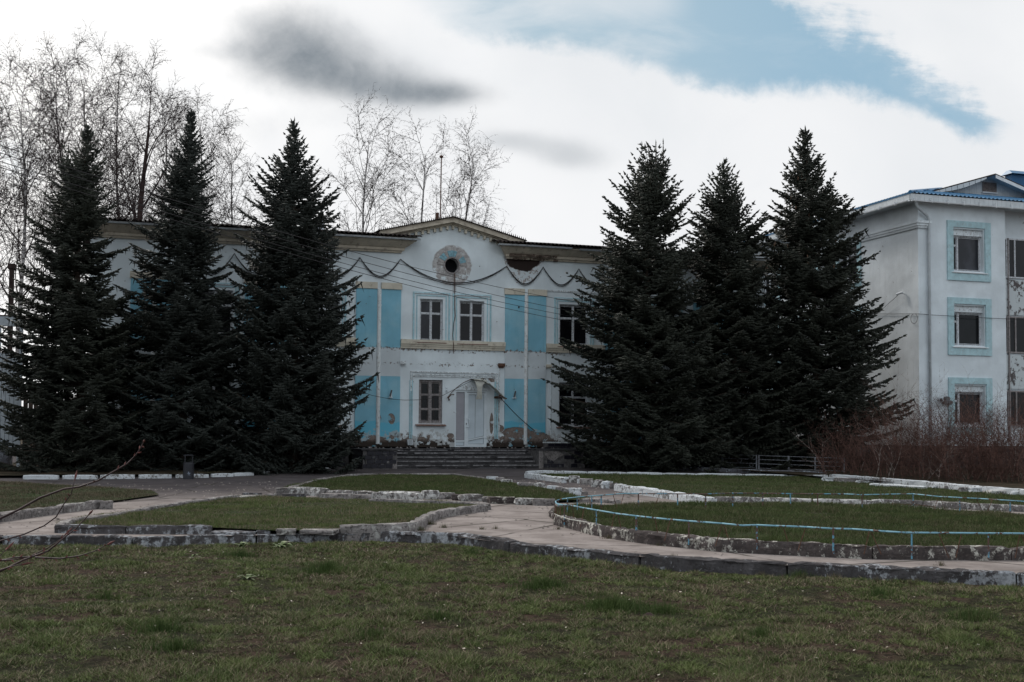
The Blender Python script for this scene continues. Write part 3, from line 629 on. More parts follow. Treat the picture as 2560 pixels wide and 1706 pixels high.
def soil_sheet(name, xs, ya, yb):
    grid_sheet(name, xs, lambda x: np.linspace(float(ya(x)), float(yb(x)), 12), M['soil'], lambda x, y: rise(y)+.05+.05*fbm(x, y, .8, 2), kind='structure')
_sx = np.array([p.x for p in soilL[:6]]); _sy = np.array([p.y for p in soilL[:6]])
soil_sheet('left_tree_bed_soil', np.linspace(-9, soilL[5].x, 60), lambda x: np.interp(x, _sx, _sy)+.1, lambda x: 42.3 if x > -1.4 else 46)
# low wall, fence bed at right
LW = [(1449,1161.6),(1538,1166),(1640,1168),(1737,1169),(1860,1172),(2000,1173.6),(2060,1176)]
lw = thing('low_wall', tuple(G(1700, 1178)), 'low bluish concrete wall under the iron fence by the right spruces', 'wall')
LWp = px_line(LW, .2)
kerb(lw, [p for p in LWp], .12, .16, (1.6, 2.6), 'lowwall', 0.0, .004, .01, 1, .015, name='wall_block', sloped=True)
LW2 = px_line([(2071,1186),(2150,1191),(2247,1198.5),(2330,1205),(2395,1211),(2480,1217),(2600,1226)], .2)
lw2 = thing('low_wall', tuple(G(2240, 1208)), 'low whitewashed wall under the red-brown thicket at right', 'wall')
kerb(lw2, LW2, .2, .16, (1.8, 2.8), 'kerb_w', 0., .006, .015, 1, .03, name='wall_block')
_rx = np.array([LWp[0].x-2]+[p.x for p in LWp]+[p.x for p in LW2[1:]]+[40]); _ry = np.array([40.3]+[p.y for p in LWp]+[p.y for p in LW2[1:]]+[LW2[-1].y-.5])
soil_sheet('right_tree_bed_soil', np.linspace(16.2, 40, 80), lambda x: np.interp(x, _rx, _ry)+.12, lambda x: 42.3 if x < 28.6 else 37.8)

# ================================================================== MAIN BUILDING
YF = 42.5
main = thing('main_building', (11.4, YF, 0), 'long two-storey white and blue building with a gabled centre, peeling plaster and a round opening', 'building')
XL, XR = -1.4, 24.55
def rect(px0, py0, px1, py1, Y=YF):
    x0, z1 = XZ(px0, (py0+py1)/2, Y)[0], XZ((px0+px1)/2, py0, Y)[1]; x1, z0 = XZ(px1, (py0+py1)/2, Y)[0], XZ((px0+px1)/2, py1, Y)[1]
    return x0, x1, z0, z1
ops = []   # window openings x0,x1,z0,z1,kind
W1 = rect(1049.8, 748, 1107, 853); W2 = rect(1148.7, 753, 1210.5, 857); W3 = rect(1398.7, 762, 1471, 864)
G1 = rect(1047, 950, 1106, 1059.5); G3 = rect(1395, 957, 1472, 1066)
DOOR = rect(1137, 978, 1217, 1118)
up = [W1, W2]; gr = [G1]
xs_c = (W3[0]+W3[1])/2; half = (W3[1]-W3[0])/2; CX = 11.42
for c in (xs_c, xs_c+3.8, 2*CX-xs_c, 2*CX-xs_c-3.8):
    up.append((c-half, c+half, W3[2], W3[3])); gr.append((c-half, c+half, G3[2], G3[3]))
openings = up+gr+[(DOOR[0], DOOR[1], DOOR[2], DOOR[3])]
ZW0, ZW1 = .84, 8.05
def wall_sheet(x0, x1, z0, z1, opens, Y, depth=.18, f=None, hole=None):
    al = list(opens)+([hole] if hole else [])
    xs = sorted({x0, x1, *[o[0] for o in al], *[o[1] for o in al]}); zs = sorted({z0, z1, *[o[2] for o in al], *[o[3] for o in al]})
    b = MB(f)
    for i in range(len(xs)-1):
        for j in range(len(zs)-1):
            mx, mz = (xs[i]+xs[i+1])/2, (zs[j]+zs[j+1])/2
            if any(o[0] < mx < o[1] and o[2] < mz < o[3] for o in al): continue
            b.add([(xs[i], Y, zs[j]), (xs[i+1], Y, zs[j]), (xs[i+1], Y, zs[j+1]), (xs[i], Y, zs[j+1])], [(0, 1, 2, 3)])
    for o in opens:
        a, c, d, e = o[:4]
        b.add([(a, Y, d), (c, Y, d), (c, Y, e), (a, Y, e), (a, Y+depth, d), (c, Y+depth, d), (c, Y+depth, e), (a, Y+depth, e)], [(0, 4, 5, 1), (1, 5, 6, 2), (2, 6, 7, 3), (3, 7, 4, 0)])
    return b
OR = .275; HS = .34
wb = wall_sheet(XL, XR, ZW0, ZW1, openings, YF, hole=(OCX-HS, OCX+HS, OCZ-HS, OCZ+HS))
def ring_fill(b):
    n = 40; vs = []; fs = []
    for k in range(n):
        t = 2*PI*k/n; c, s_ = math.cos(t), math.sin(t); q = HS/max(abs(c), abs(s_))
        vs += [(OCX+OR*c, YF, OCZ+OR*s_), (OCX+q*c, YF, OCZ+q*s_), (OCX+OR*c, YF+.3, OCZ+OR*s_)]
    for k in range(n):
        a = 3*k; b2 = 3*((k+1) % n); fs += [(a, a+1, b2+1, b2), (a, b2, b2+2, a+2)]
    b.add(vs, fs)
ring_fill(wb)
# gable part of the centre, side and back walls
RX0, RZ0 = XZ(950, 584, 42.2); RX1, RZ1 = XZ(1310, 608, 42.2); AX, AZ = XZ(1133, 550, 42.2)
PX0, PX1 = 9.44, 13.47
def rakez(x): return AZ + (RZ0-AZ)*(AX-x)/(AX-RX0) if x < AX else AZ + (RZ1-AZ)*(x-AX)/(RX1-AX)
wb.add([(PX0, YF, ZW1), (PX1, YF, ZW1), (PX1, YF, rakez(PX1)), (AX, YF, AZ), (PX0, YF, rakez(PX0))], [(0, 1, 2, 3, 4)])
wb.add([(RX0+.3, YF+.02, ZW1+.3), (PX0, YF+.02, ZW1+.3), (PX0, YF+.02, rakez(PX0)-.02), (RX0+.3, YF+.02, rakez(RX0+.3)-.02)], [(0, 1, 2, 3)])
wb.add([(PX1, YF+.02, ZW1+.3), (RX1-.3, YF+.02, ZW1+.3), (RX1-.3, YF+.02, rakez(RX1-.3)-.02), (PX1, YF+.02, rakez(PX1)-.02)], [(0, 1, 2, 3)])
wb.add([(XL, YF, 0), (XL, 54, 0), (XL, 54, 8.45), (XL, YF, 8.45)], [(0, 3, 2, 1)]); wb.add([(XR, YF, 0), (XR, 54, 0), (XR, 54, 8.45), (XR, YF, 8.45)], [(0, 1, 2, 3)])
wb.add([(XL, 54, 0), (XR, 54, 0), (XR, 54, 8.7), (XL, 54, 8.7)], [(0, 3, 2, 1)])
wb.build('wall', M['wall'], main)
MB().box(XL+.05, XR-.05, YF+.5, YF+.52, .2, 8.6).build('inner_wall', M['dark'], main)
# plinth with black tiles
[MB().box(a, b, YF-.10, YF+.3, 0, 1.0).build('plinth', M['mortar'], main) for a, b in ((XL-.06, 7.55), (15.0, XR+.06))]
[MB().box(a, b, YF-.13, YF+.0, 1.0, 1.05).build('plinth_ledge', M['trimd'], main) for a, b in ((XL-.08, 7.58), (14.98, XR+.08))]
tile_me = {}
def tile(root, x, y, z, w, h, t=.02, ax='x'):
    key = (round(w, 3), round(h, 3), ax)
    if key not in tile_me:
        b = MB()
        if ax == 'x': b.add([(0,0,0),(w,0,0),(w,0,h),(0,0,h),(.008,-t,.008),(w-.008,-t,.008),(w-.008,-t,h-.008),(.008,-t,h-.008)], [(4,5,6,7),(0,1,5,4),(1,2,6,5),(2,3,7,6),(3,0,4,7)])
        else: b.add([(0,0,0),(0,w,0),(0,w,h),(0,0,h),(-t,.008,.008),(-t,w-.008,.008),(-t,w-.008,h-.008),(-t,.008,h-.008)], [(4,7,6,5),(0,4,5,1),(1,5,6,2),(2,6,7,3),(3,7,4,0)])
        me = bpy.data.meshes.new('tile'); me.from_pydata(b.v, [], b.f); me.materials.append(M['tile']); tile_me[key] = me
    return link('tile', tile_me[key], None, root, loc=(x, y, z))
TW, TH = .262, .138
for (xa, xb) in ((4.3, 7.5), (15.05, 16.9)):
    for r in range(6):
        x = xa+(r % 2)*TW*.5
        while x+TW < xb:
            if random.random() > .06: tile(main, x+.006, YF-.101, .15+r*(TH+.004), TW-.012, TH-.01)
            x += TW
# cornices with mitred ends
prof = [(YF+.05, 7.98), (YF-.10, 7.98), (YF-.12, 8.035), (YF-.19, 8.055), (YF-.20, 8.145), (YF-.25, 8.165), (YF-.33, 8.22), (YF-.50, 8.35), (YF-.56, 8.37), (YF-.56, 8.43), (YF+.05, 8.43)]
offs = [max(0., YF-p[0]-.10) for p in prof]
ZC1 = .0
MB().extrude_x(prof, XL-.5, [PX0-.03+o for o in offs]).build('cornice', M['beige'], main)
MB().extrude_x(prof, [PX1+.03-o for o in offs], XR+.5).build('cornice', M['beige'], main, label='right cornice, broken and rust stained over its first metres')
hb = MB()                                    # crumbled stretch of the right cornice
for i in range(46):
    x = 13.55+i*.04+random.uniform(-.02, .02)
    hb.box(x, x+random.uniform(.05, .14), YF-.24-random.random()*.03, YF-.02, 8.055+random.uniform(0, .03), 8.12+random.uniform(.0, .06))
for i in range(26):
    x = 13.7+random.random()*1.7; z = 7.95+random.random()*.08; hb.box(x, x+random.uniform(.05, .2), YF-.13-random.random()*.03, YF-.02, z, z+.06)
hb.build('crumbled_brickwork', M['brokenc'], main)
# corrugated roof
def corrugated(x0, x1, ya, za, yb, zb, amp=.028, per=.16, dx=.02):
    xs = np.arange(x0, x1, dx); w = amp*np.sin(xs*2*PI/per); n = len(xs)
    jag = .03*np.array([mnoise.noise(Vector((x*1.7, 0, 0))) for x in xs])
    V = np.concatenate([np.stack([xs, np.full(n, ya)+jag, za+w], 1), np.stack([xs, np.full(n, yb), zb+w], 1), np.stack([xs, np.full(n, ya)+jag, za+w-.012], 1)]); i = np.arange(n-1)
    F = np.concatenate([np.stack([i, i+1, i+1+n, i+n], 1), np.stack([i+2*n, i+1+2*n, i+1, i], 1)]); return V, F
MB().box(XL-.5, PX0+.4, YF-.62, YF-.5, 8.431, 8.48).box(PX1-.4, XR+.5, YF-.62, YF-.5, 8.431, 8.48).build('fascia_board', M['asb'], main)
for (a, b) in ((XL-.6, PX0+.62), (PX1-.62, XR+.6)):
    V, F = corrugated(a, b, YF-.80, 8.53, 48.5, 9.62); npmesh('roof', V, F, M['asb'], main)
V, F = corrugated(XL-.6, XR+.6, 48.5, 9.62, 54.6, 8.5, dx=.08); npmesh('roof', V, F, M['asb'], main)
# tin gutters
def gutter(x0, x1, y, z, r=.06):
    b = MB(); prof = [(y-r, z), (y-r*.8, z-r*.7), (y, z-r), (y+r*.8, z-r*.7), (y+r, z), (y+r-.01, z), (y, z-r+.015), (y-r+.01, z)]
    return b.extrude_x(prof, x0, x1)
gutter(XL-.4, PX0+.55, YF-.66, 8.45).build('gutter', M['gutter'], main); gutter(PX1-.5, 15.9, YF-.66, 8.45).build('gutter', M['gutter'], main); gutter(16.2, XR+.4, YF-.66, 8.42).build('gutter', M['gutter'], main)
# raking cornice of the gable
def rake(y0, y1, dz0, dz1, xa=RX0, xb=RX1):
    b = MB(); za, zb = rakez(xa), rakez(xb)
    return b.poly_y([(xa, za+dz0), (AX, AZ+dz0), (xb, zb+dz0), (xb, zb+dz1), (AX, AZ+dz1), (xa, za+dz1)], y0, y1)
rake(YF-.30, YF+.3, -.08, .10).build('raking_cornice', M['beige'], main)
rake(YF-.16, YF+.05, -.12, -.081, RX0+.2, RX1-.2).build('raking_moulding', M['beige'], main)
rake(YF-.08, YF+.05, -.17, -.121, RX0+.55, RX1-.5).build('raking_fillet', M['beigel'], main)
for px in (1022,1039,1055,1070,1086,1101,1117,1131,1148,1163,1179,1195,1210,1226,1243):
    x, _ = XZ(px, 570); z = rakez(x)-.171; MB().box(x-.042, x+.042, YF-.12, YF+.02, z-.13, z).build('dentil', M['beigel'], main)
b = MB(); x = RX0-.05
tb = MB()
while x < RX1+.05:
    z = rakez(x)+.10; h = .10+random.random()*.04; tb.add([(x-.026, YF-.38, z), (x+.026, YF-.38, z), (x+.004, YF-.38, z+h), (x, YF-.3, z)], [(0, 1, 2), (1, 3, 2), (3, 0, 2)]); x += .078
tb.build('roof_edge_spikes', M['asb'], main, kind='stuff')
rv = MB()
for (xa, xb) in ((RX0-.1, AX), (AX, RX1+.1)):
    za, zb = rakez(xa)+.10, rakez(xb)+.10
    rv.add([(xa, YF-.38, za), (xb, YF-.38, zb), (xb, 48.6, zb+.3), (xa, 48.6, za+.3), (xa, YF-.38, za+.025), (xb, YF-.38, zb+.025), (xb, 48.6, zb+.325), (xa, 48.6, za+.325)], [(0,3,2,1),(4,5,6,7),(0,1,5,4),(1,2,6,5),(2,3,7,6),(3,0,4,7)])
rv.build('gable_roof', M['asb'], main)
# round opening
OR = .275
rb = MB(); nseg = 40; vs = []
for k in range(nseg):
    t = 2*PI*k/nseg; c, s_ = math.cos(t), math.sin(t)
    vs += [(OCX+OR*c, YF-.035, OCZ+OR*s_), (OCX+(OR+.05)*c, YF-.035, OCZ+(OR+.05)*s_), (OCX+OR*c, YF-.003, OCZ+OR*s_), (OCX+(OR+.05)*c, YF-.003, OCZ+(OR+.05)*s_)]
fs = []
for k in range(nseg):
    a = 4*k; b2 = 4*((k+1) % nseg); fs += [(a, a+1, b2+1, b2), (a, b2, b2+2, a+2), (a+1, a+3, b2+3, b2+1)]
rb.add(vs, fs).build('opening_ring', M['woodframe'], main)
disc = MB(); disc.add([(OCX+(OR+.02)*math.cos(2*PI*k/nseg), YF+.30, OCZ+(OR+.02)*math.sin(2*PI*k/nseg)) for k in range(nseg)], [tuple(range(nseg))])
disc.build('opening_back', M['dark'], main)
NV = 13
for k in range(NV):
    a0 = PI*(k+.06)/NV; a1 = PI*(k+.94)/NV; r0, r1 = OR+.055, .56
    pts = [(OCX+r0*math.cos(a0), OCZ+r0*math.sin(a0)), (OCX+r1*math.cos(a0), OCZ+r1*math.sin(a0)), (OCX+r1*math.cos((a0+a1)/2), OCZ+r1*math.sin((a0+a1)/2)), (OCX+r1*math.cos(a1), OCZ+r1*math.sin(a1)), (OCX+r0*math.cos(a1), OCZ+r0*math.sin(a1))]
    MB().poly_y(pts, YF-.022-random.random()*.008, YF-.001).build('ring_stone', M['voub'] if k in (1, 2, 5, 6, 7, 9, 10) else M['voug'], main)
# pilaster panels: blue, patched band, blue
def flat(x0, x1, z0, z1, t, name, mat, y=YF, root=main, **k): return MB().box(x0, x1, y-t, y+.01, z0, z1).build(name, M[mat], root, **k)
def pilaster_pair(xa, xb, dark=None):
    w = xb-xa; xp = xa+.86*w/1.68
    for (a, b) in ((xa, xp-.075), (xp+.075, xb)):
        flat(a, b, 4.48, 6.62, .05, 'pilaster_panel', 'blue'); flat(a, b, 3.43, 4.477, .046, 'pilaster_panel', 'band'); flat(a, b, .86, 3.427, .05, 'pilaster_panel', 'blue')
        flat(a-(.03 if a == xa else 0), b+(.03 if b == xb else 0), 6.623, 6.86, .085, 'pilaster_capital', 'beigel')
    MB().tube([(xp, YF-.04, .95), (xp, YF-.04, 6.62)], .075, 12).build('downpipe', M['pipe'], main)
    for z in (2.4, 4.4, 6.0): MB().lathe((xp, YF-.04, z), [(.085, 0), (.085, .05)], 12).build('pipe_clip', M['pipe'], main)
PA = (XZ(889, 850)[0], XZ(1001, 850)[0]); PB = (XZ(1262, 850)[0], XZ(1364, 850)[0])
pw = 1.66
for (a, b) in (PA, PB, (17.50, 19.05), (21.35, 22.9), (2*CX-19.05, 2*CX-17.5), (2*CX-22.9, 2*CX-21.35)): pilaster_pair(a, b)
# string course
def string(x0, x1, zt=4.80):
    MB().extrude_x([(YF+.01, zt-.33), (YF-.06, zt-.33), (YF-.07, zt-.25), (YF-.09, zt-.245), (YF-.10, zt-.17), (YF-.13, zt-.165), (YF-.13, zt), (YF+.01, zt)], x0, x1).build('string_course', M['beigel'], main)
for (a, b) in ((PA[1]+.003, PB[0]-.003), (PB[1]+.003, 17.497), (19.053, 21.347), (22.903, XR), (2*CX-17.497, PA[0]-.003), (2*CX-21.347, 2*CX-19.053), (XL, 2*CX-22.903)): string(a, b)
# window makers -------------------------------------------------
def bar(b, x0, x1, z0, z1, y0, y1): b.box(x0, x1, y0, y1, z0, z1)
def window(root, o, Y=YF, mat='oldframe', gl='glass', split=.5, tr=.66, f=None, sill='sill', dep=.10, fw=.045, mull=.055, tr2=None, sillw=.14, right_plain=False, gls=None, trs=None):
    x0, x1, z0, z1 = o; ya, yb = Y+dep, Y+dep+.06; b = MB(f)
    bar(b, x0, x0+fw, z0, z1, ya, yb); bar(b, x1-fw, x1, z0, z1, ya, yb); bar(b, x0+fw, x1-fw, z0, z0+fw, ya, yb); bar(b, x0+fw, x1-fw, z1-fw, z1, ya, yb)
    xm = x0+(x1-x0)*split; bar(b, xm-mull/2, xm+mull/2, z0+fw, z1-fw, ya-.012, yb)
    zt = z0+(z1-z0)*tr; cells = []
    for side, (a, c) in enumerate(((x0+fw, xm-mull/2), (xm+mull/2, x1-fw))):
        lv = [z0+fw, z1-fw] if (side and right_plain) else [z0+fw, zt, z1-fw]
        if tr2 and not (side and right_plain): lv = [z0+fw, z0+(z1-z0)*tr2, zt, z1-fw]
        for i in range(len(lv)-1):
            a2, c2, d, e = a, c, lv[i], lv[i+1]
            if i: bar(b, a, c, d-.02, d+.02, ya+.004, yb)
            # inner sash
            s = .020
            bar(b, a, a+s, d+.02, e-.02, ya+.016, yb); bar(b, c-s, c, d+.02, e-.02, ya+.016, yb)
            bar(b, a+s, c-s, d+.02, d+.02+s, ya+.016, yb); bar(b, a+s, c-s, e-.02-s, e-.02, ya+.016, yb)
            cells.append((a+s, c-s, d+.02+s, e-.02-s))
    w = b.build('window', M[mat], root)
    for i, (a, c, d, e) in enumerate(cells):
        g = (gls[i] if gls else gl)
        MB(f).box(a-.004, c+.004, ya+.034, ya+.042, d-.004, e+.004).build('pane', M[g], w)
    if sill: MB(f).add([(x0-.12, Y-sillw, z0-.06), (x1+.12, Y-sillw, z0-.06), (x1+.12, ya, z0+.005), (x0-.12, ya, z0+.005), (x0-.12, Y-sillw, z0-.09), (x1+.12, Y-sillw, z0-.09), (x1+.12, ya, z0-.03), (x0-.12, ya, z0-.03)], [(0,3,2,1)[::-1],(4,5,6,7)[::-1],(0,1,5,4),(1,2,6,5),(2,3,7,6),(3,0,4,7)]).build('sill', M[sill], w)
    # room behind
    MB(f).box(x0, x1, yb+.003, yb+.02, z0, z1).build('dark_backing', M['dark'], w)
    return w
def surround(x0, x1, z0, z1, t=.05, proud=.03, mat='stripe', name='window_surround', f=None, root=main, Y=YF, bottom=False):
    b = MB(f); b.box(x0, x0+t, Y-proud, Y+.01, z0, z1); b.box(x1-t, x1, Y-proud, Y+.01, z0, z1); b.box(x0+t, x1-t, Y-proud, Y+.01, z1-t, z1)
    if bottom: b.box(x0+t, x1-t, Y-proud, Y+.01, z0, z0+t)
    return b.build(name, M[mat], root)
for i, o in enumerate(up):
    d1, d2 = (.27, .14) if i < 2 else (.22, .11)
    surround(o[0]-d1, o[1]+d1, 4.8, o[3]+.25, .055, .035); surround(o[0]-d2, o[1]+d2, 4.8, o[3]+.14, .035, .022)
    flat(o[0]-d1+.055, o[1]+d1-.055, o[3]+.19, o[3]+.215, .045, 'surround_fillet', 'trimw')
    window(main, o, gls=(['glassg', 'glassg', 'glassm', 'glassm'] if i == 0 else ['glassm']*4 if i == 1 else ['glass']*4), tr=.66)
for i, o in enumerate(gr):
    if i == 0: window(main, o, mat='woodframe', tr=.66, tr2=.33, split=.5, mull=.10, fw=.09)
    else: window(main, o, mat='oldframe', tr=.66); flat(o[0]-.36, o[1]+.3, o[2]-.25, o[3]+.55, .03, 'wall_panel', 'trimw') if False else None
# grille on the ground-floor centre window
gb = MB(); x0, x1, z0, z1 = G1
for k in range(4):
    xx = x0+(x1-x0)*(k+.5)/4
    gb.tube([(xx+.02*math.sin(j*2.1+k), YF+.03, z0+(z1-z0)*j/12) for j in range(13)], .003, 4)
gb.build('window_grille', M['rust'], main)
# big frame round door and window
fx0, fz1 = XZ(1026, 928); fx1, _ = XZ(1244, 930)
surround(fx0, fx1, 2.9, fz1, .05, .04, 'trimd', 'portal_moulding'); surround(fx0+.09, fx1-.09, 3.2, fz1-.10, .04, .03, 'trimd', 'portal_moulding'); flat(fx0+.12, fx1-.12, fz1-.20, fz1-.17, .03, 'portal_fillet', 'trimd')
for (a, b) in ((1023.5, 1026.5), (1028, 1031.5), (1236, 1239.5), (1241.5, 1245)):
    xa, xb = XZ(a, 1000)[0], XZ(b, 1000)[0]; flat(xa, xb, 1.15, 3.30, .038, 'portal_stripe', 'stripe')
def qx(px, py): return XZ(px, py)
for (a, b, c, d, m_) in ((999, 1014, 903, 911, 'trimd'), (1245, 1261, 909, 917, 'rust'), (1364, 1378, 912, 918, 'beigel')):
    x0_, x1_, z0_, z1_ = rect(a, c, b, d); flat(x0_, x1_, z0_, z1_, .10, 'wall_bracket', m_); flat(x0_+.02, x1_-.04, z0_-.05, z0_-.002, .06, 'wall_bracket', m_)
x0_, x1_, z0_, z1_ = rect(1246, 917, 1249, 1100); flat(x0_, x1_, z0_, z1_, .02, 'portal_edge', 'trimd')
x0_, x1_, z0_, z1_ = rect(1376, 912, 1378, 1100); flat(x0_, x1_, 1.3, z1_, .025, 'wall_edge', 'trimw')
x0_, x1_, z0_, z1_ = rect(1368, 728, 1500, 732); flat(x0_, 17.49, z0_, z1_, .03, 'wall_fillet', 'trimd')
# door
x0, x1, z0, z1 = DOOR
dr = MB(); yd = YF+.05
w_ = .05
def dpx(px): return XZ(px, 1050)[0]
xm0, xm1 = dpx(1161.5), dpx(1167.5)
for (a, c, d, e) in ((x0, x0+w_, z0, z1), (x1-w_, x1, z0, z1), (x0+w_, x1-w_, z1-w_, z1), (x0+w_, x1-w_, z0, z0+w_), (xm0, xm1, z0+w_, z1-w_)): dr.box(a, c, yd-.04, yd+.03, d, e)
door = dr.build('door', M['pvc'], main)
za, zb = XZ(1150, 1101)[1], XZ(1150, 1105)[1]
MB().box(x0+w_, xm0, yd-.02, yd+.02, zb, za).build('door_rail', M['pvc'], door)
MB().box(x0+w_+.012, xm0-.012, yd-.006, yd+.0, za+.012, z1-w_-.012).build('door_panel', M['pvcp'], door)
MB().box(x0+w_+.012, xm0-.012, yd-.006, yd+.0, z0+w_+.012, zb-.012).build('door_panel', M['pvcd'], door)
MB().box(x0+w_, x1-w_, yd+.004, yd+.02, z0+w_, z1-w_).build('door_gasket', M['black'], door)
s0, s1 = xm1, x1-w_; zl, zr = XZ(1170, 1099)[1], XZ(1212, 1091)[1]; th = .05
MB().box(s0, s0+.055, yd-.045, yd, z0+w_, z1-w_-.02).box(s1-.055, s1, yd-.045, yd, z0+w_, z1-w_-.02).box(s0+.055, s1-.055, yd-.045, yd, z0+w_, z0+w_+.06).box(s0+.055, s1-.055, yd-.045, yd, z1-w_-.08, z1-w_-.02).build('door_leaf', M['pvc'], door)
a_, b_ = s0+.055, s1-.055
MB().poly_y([(a_, zl-th), (b_, zr-th), (b_, zr), (a_, zl)], yd-.045, yd).build('door_rail', M['pvc'], door)
xc = dpx(1188.5)
MB().poly_y([(a_+.01, zl+.012), (xc-.006, zl+.012+(zr-zl)*(xc-a_)/(b_-a_)), (xc-.006, z1-w_-.09), (a_+.01, z1-w_-.09)], yd-.012, yd-.003).build('door_panel', M['pvcd'], door)
MB().poly_y([(xc+.006, zl+.012+(zr-zl)*(xc-a_)/(b_-a_)), (b_-.01, zr+.012), (b_-.01, z1-w_-.09), (xc+.006, z1-w_-.09)], yd-.012, yd-.003).build('door_panel', M['pvcd'], door)
MB().poly_y([(a_+.01, z0+w_+.07), (b_-.01, z0+w_+.07), (b_-.01, zr-th-.012), (a_+.01, zl-th-.012)], yd-.012, yd-.003).build('door_panel', M['pvcd'], door)
hx, hz0 = XZ(1166, 1069); _, hz1 = XZ(1166, 1047)
MB().tube([(hx, yd-.045, hz0), (hx+.02, yd-.10, hz0), (hx+.09, yd-.11, hz0+.02), (hx+.10, yd-.11, hz0+.06), (hx+.10, yd-.11, hz1-.06), (hx+.09, yd-.11, hz1-.02), (hx+.02, yd-.10, hz1), (hx, yd-.045, hz1)], .014, 6).build('handle', M['pvc'], door)
MB().box(hx-.015, hx+.012, yd-.055, yd-.044, (hz0+hz1)/2-.06, (hz0+hz1)/2+.0).build('lock', M['black'], door)
for zz in (.17, .62, .9):
    for xx in (x0+.02, x1-.03):
        MB().box(xx-.03, xx+.03, yd-.062, yd-.04, z0+(z1-z0)*zz-.02, z0+(z1-z0)*zz+.02).build('hinge', M['pvc'], door)
# broken canopy over the door
can = thing('door_canopy', (11.9, YF-.4, 2.9), 'collapsed arched canopy with torn sheeting hanging over the entrance door', 'canopy')
arc = [(1117,996),(1128,982),(1142,969),(1158,957),(1176,949),(1196,950),(1214,959),(1230,971),(1243,984),(1255,997)]
A = [XZ(*p) for p in arc]
MB().tube([(x, YF-.03, z) for x, z in A[:6]], .011, 6).build('frame_arch', M['rust'], can)
cb = MB(); up_ = A[4:]
for i in range(len(up_)-1):
    (xa, za_), (xb, zb_) = up_[i], up_[i+1]
    cb.add([(xa, YF-.02, za_+.02), (xb, YF-.02, zb_+.02), (xb, YF-.50, zb_-.03), (xa, YF-.50, za_-.0), (xa, YF-.02, za_), (xb, YF-.02, zb_), (xb, YF-.50, zb_-.05), (xa, YF-.50, za_-.02)], [(0,1,2,3),(7,6,5,4),(3,2,6,7),(0,4,5,1)])
cb.build('canopy_sheet', M['sheet'], can)
ex, ez = A[-1]
MB().tube([(ex-.3, YF-.6, ez+.12), (ex, YF-.6, ez-.02)], .02, 6).tube([(ex-.30, YF-.02, ez+.06), (ex-.28, YF-.6, ez+.08)], .02, 6).box(ex-.32, ex-.0, YF-.08, YF-.02, ez+.0, ez+.05).build('bracket', M['rust'], can)
def strip(pts, y0, y1, name, mat, root):
    b = MB(); n = len(pts); vs = []
    for i, (xa, xb, z, y) in enumerate(pts): vs += [(xa, y, z), (xb, y+.02, z)]
    fs = [(2*i, 2*i+1, 2*i+3, 2*i+2) for i in range(n-1)]; o = b.add(vs, fs).build(name, mat, root)
    md = o.modifiers.new('thick', 'SOLIDIFY'); md.thickness = .012; return o
hs = [(1176,1200,949,.45),(1179,1204,956,.60),(1182,1197,966,.66),(1184,1195,978,.68),(1183,1196,988,.66),(1181,1197,999,.60)]
strip([(XZ(a, y)[0], XZ(b, y)[0], XZ(a, y)[1], YF-.1-d*.6) for a, b, y, d in hs], 0, 0, 'torn_sheet', M['sheet'], can)
hs = [(1196,1214,951,.2),(1190,1208,958,.5),(1199,1206,961,.6)]
strip([(XZ(a, y)[0], XZ(b, y)[0], XZ(a, y)[1], YF-.1-d*.6) for a, b, y, d in hs], 0, 0, 'torn_sheet', M['sheet'], can)
MB().tube([(*[XZ(1117,996)[0]], YF-.2, XZ(1117,996)[1]), (XZ(1122,988)[0], YF-.3, XZ(1122,988)[1]), (XZ(1134,987)[0], YF-.05, XZ(1134,987)[1])], .02, 5).tube([(XZ(1121,1001)[0], YF-.1, XZ(1121,1001)[1]), (XZ(1117,994)[0], YF-.2, XZ(1117,994)[1])], [.035, .01], 5).build('bracket', M['rust'], can)
tx0, tz0 = XZ(1140, 977); tx1, _ = XZ(1218, 977); tp = [(tx0, tz0+.02)] + [(XZ(*p)[0], XZ(*p)[1]-.05) for p in ((1142,972),(1158,960),(1176,952),(1196,953),(1214,962))] + [(tx1+.02, tz0+.02)]
MB().poly_y(tp, YF-.035, YF-.005).build('arch_board', M['trimw'], can)
# wall fittings
for (cx, cyy, lab) in ((975, 984, 'small tilted lamp tube on the blue panel left of the entrance'), (1284, 986, 'small tilted lamp tube on the blue panel right of the entrance')):
    x, z = XZ(cx, cyy); t = thing('wall_lamp', (x, YF-.06, z), lab, 'wall lamp', 'wall lamps beside the entrance')
    MB().tube([(x-.02, YF-.13, z-.11), (x+.03, YF-.16, z+.12)], [.034, .026], 8).build('lamp_tube', M['cableg'], t)
    MB().box(x-.07, x+.07, YF-.12, YF-.052, z-.16, z-.13).box(x+.03, x+.06, YF-.075, YF-.052, z-.13, z+.13).build('bracket', M['trimw'], t)
x, z = XZ(1116, 974); t = thing('intercom', (x, YF, z), 'small white call box on the wall between window and door', 'intercom')
MB().box(x-.04, x+.04, YF-.04, YF-.001, z-.08, z+.08).build('case', M['pvc'], t); MB().lathe((x, YF-.045, z+.03), [(.018, 0), (.018, .01)], 8).box(x-.02, x+.02, YF-.046, YF-.039, z-.06, z-.045).build('button', M['black'], t)
x, z = XZ(1024, 1106); t = thing('wall_vent', (x, YF, z), 'small white vent basket low on the wall beside the steps', 'vent')
MB().poly_y([(x-.09, z-.10), (x+.09, z-.10), (x+.105, z+.10), (x-.105, z+.10)], YF-.14, YF-.001).build('case', M['pvc'], t)
b = MB()
for k in range(5): b.box(x-.08, x+.08, YF-.146, YF-.139, z-.08+k*.035, z-.065+k*.035)
b.build('slat', M['cableg'], t)
x, z = XZ(1296, 769); flat(x-.03, x+.03, z-.04, z+.04, .055, 'hole_plug', 'black')
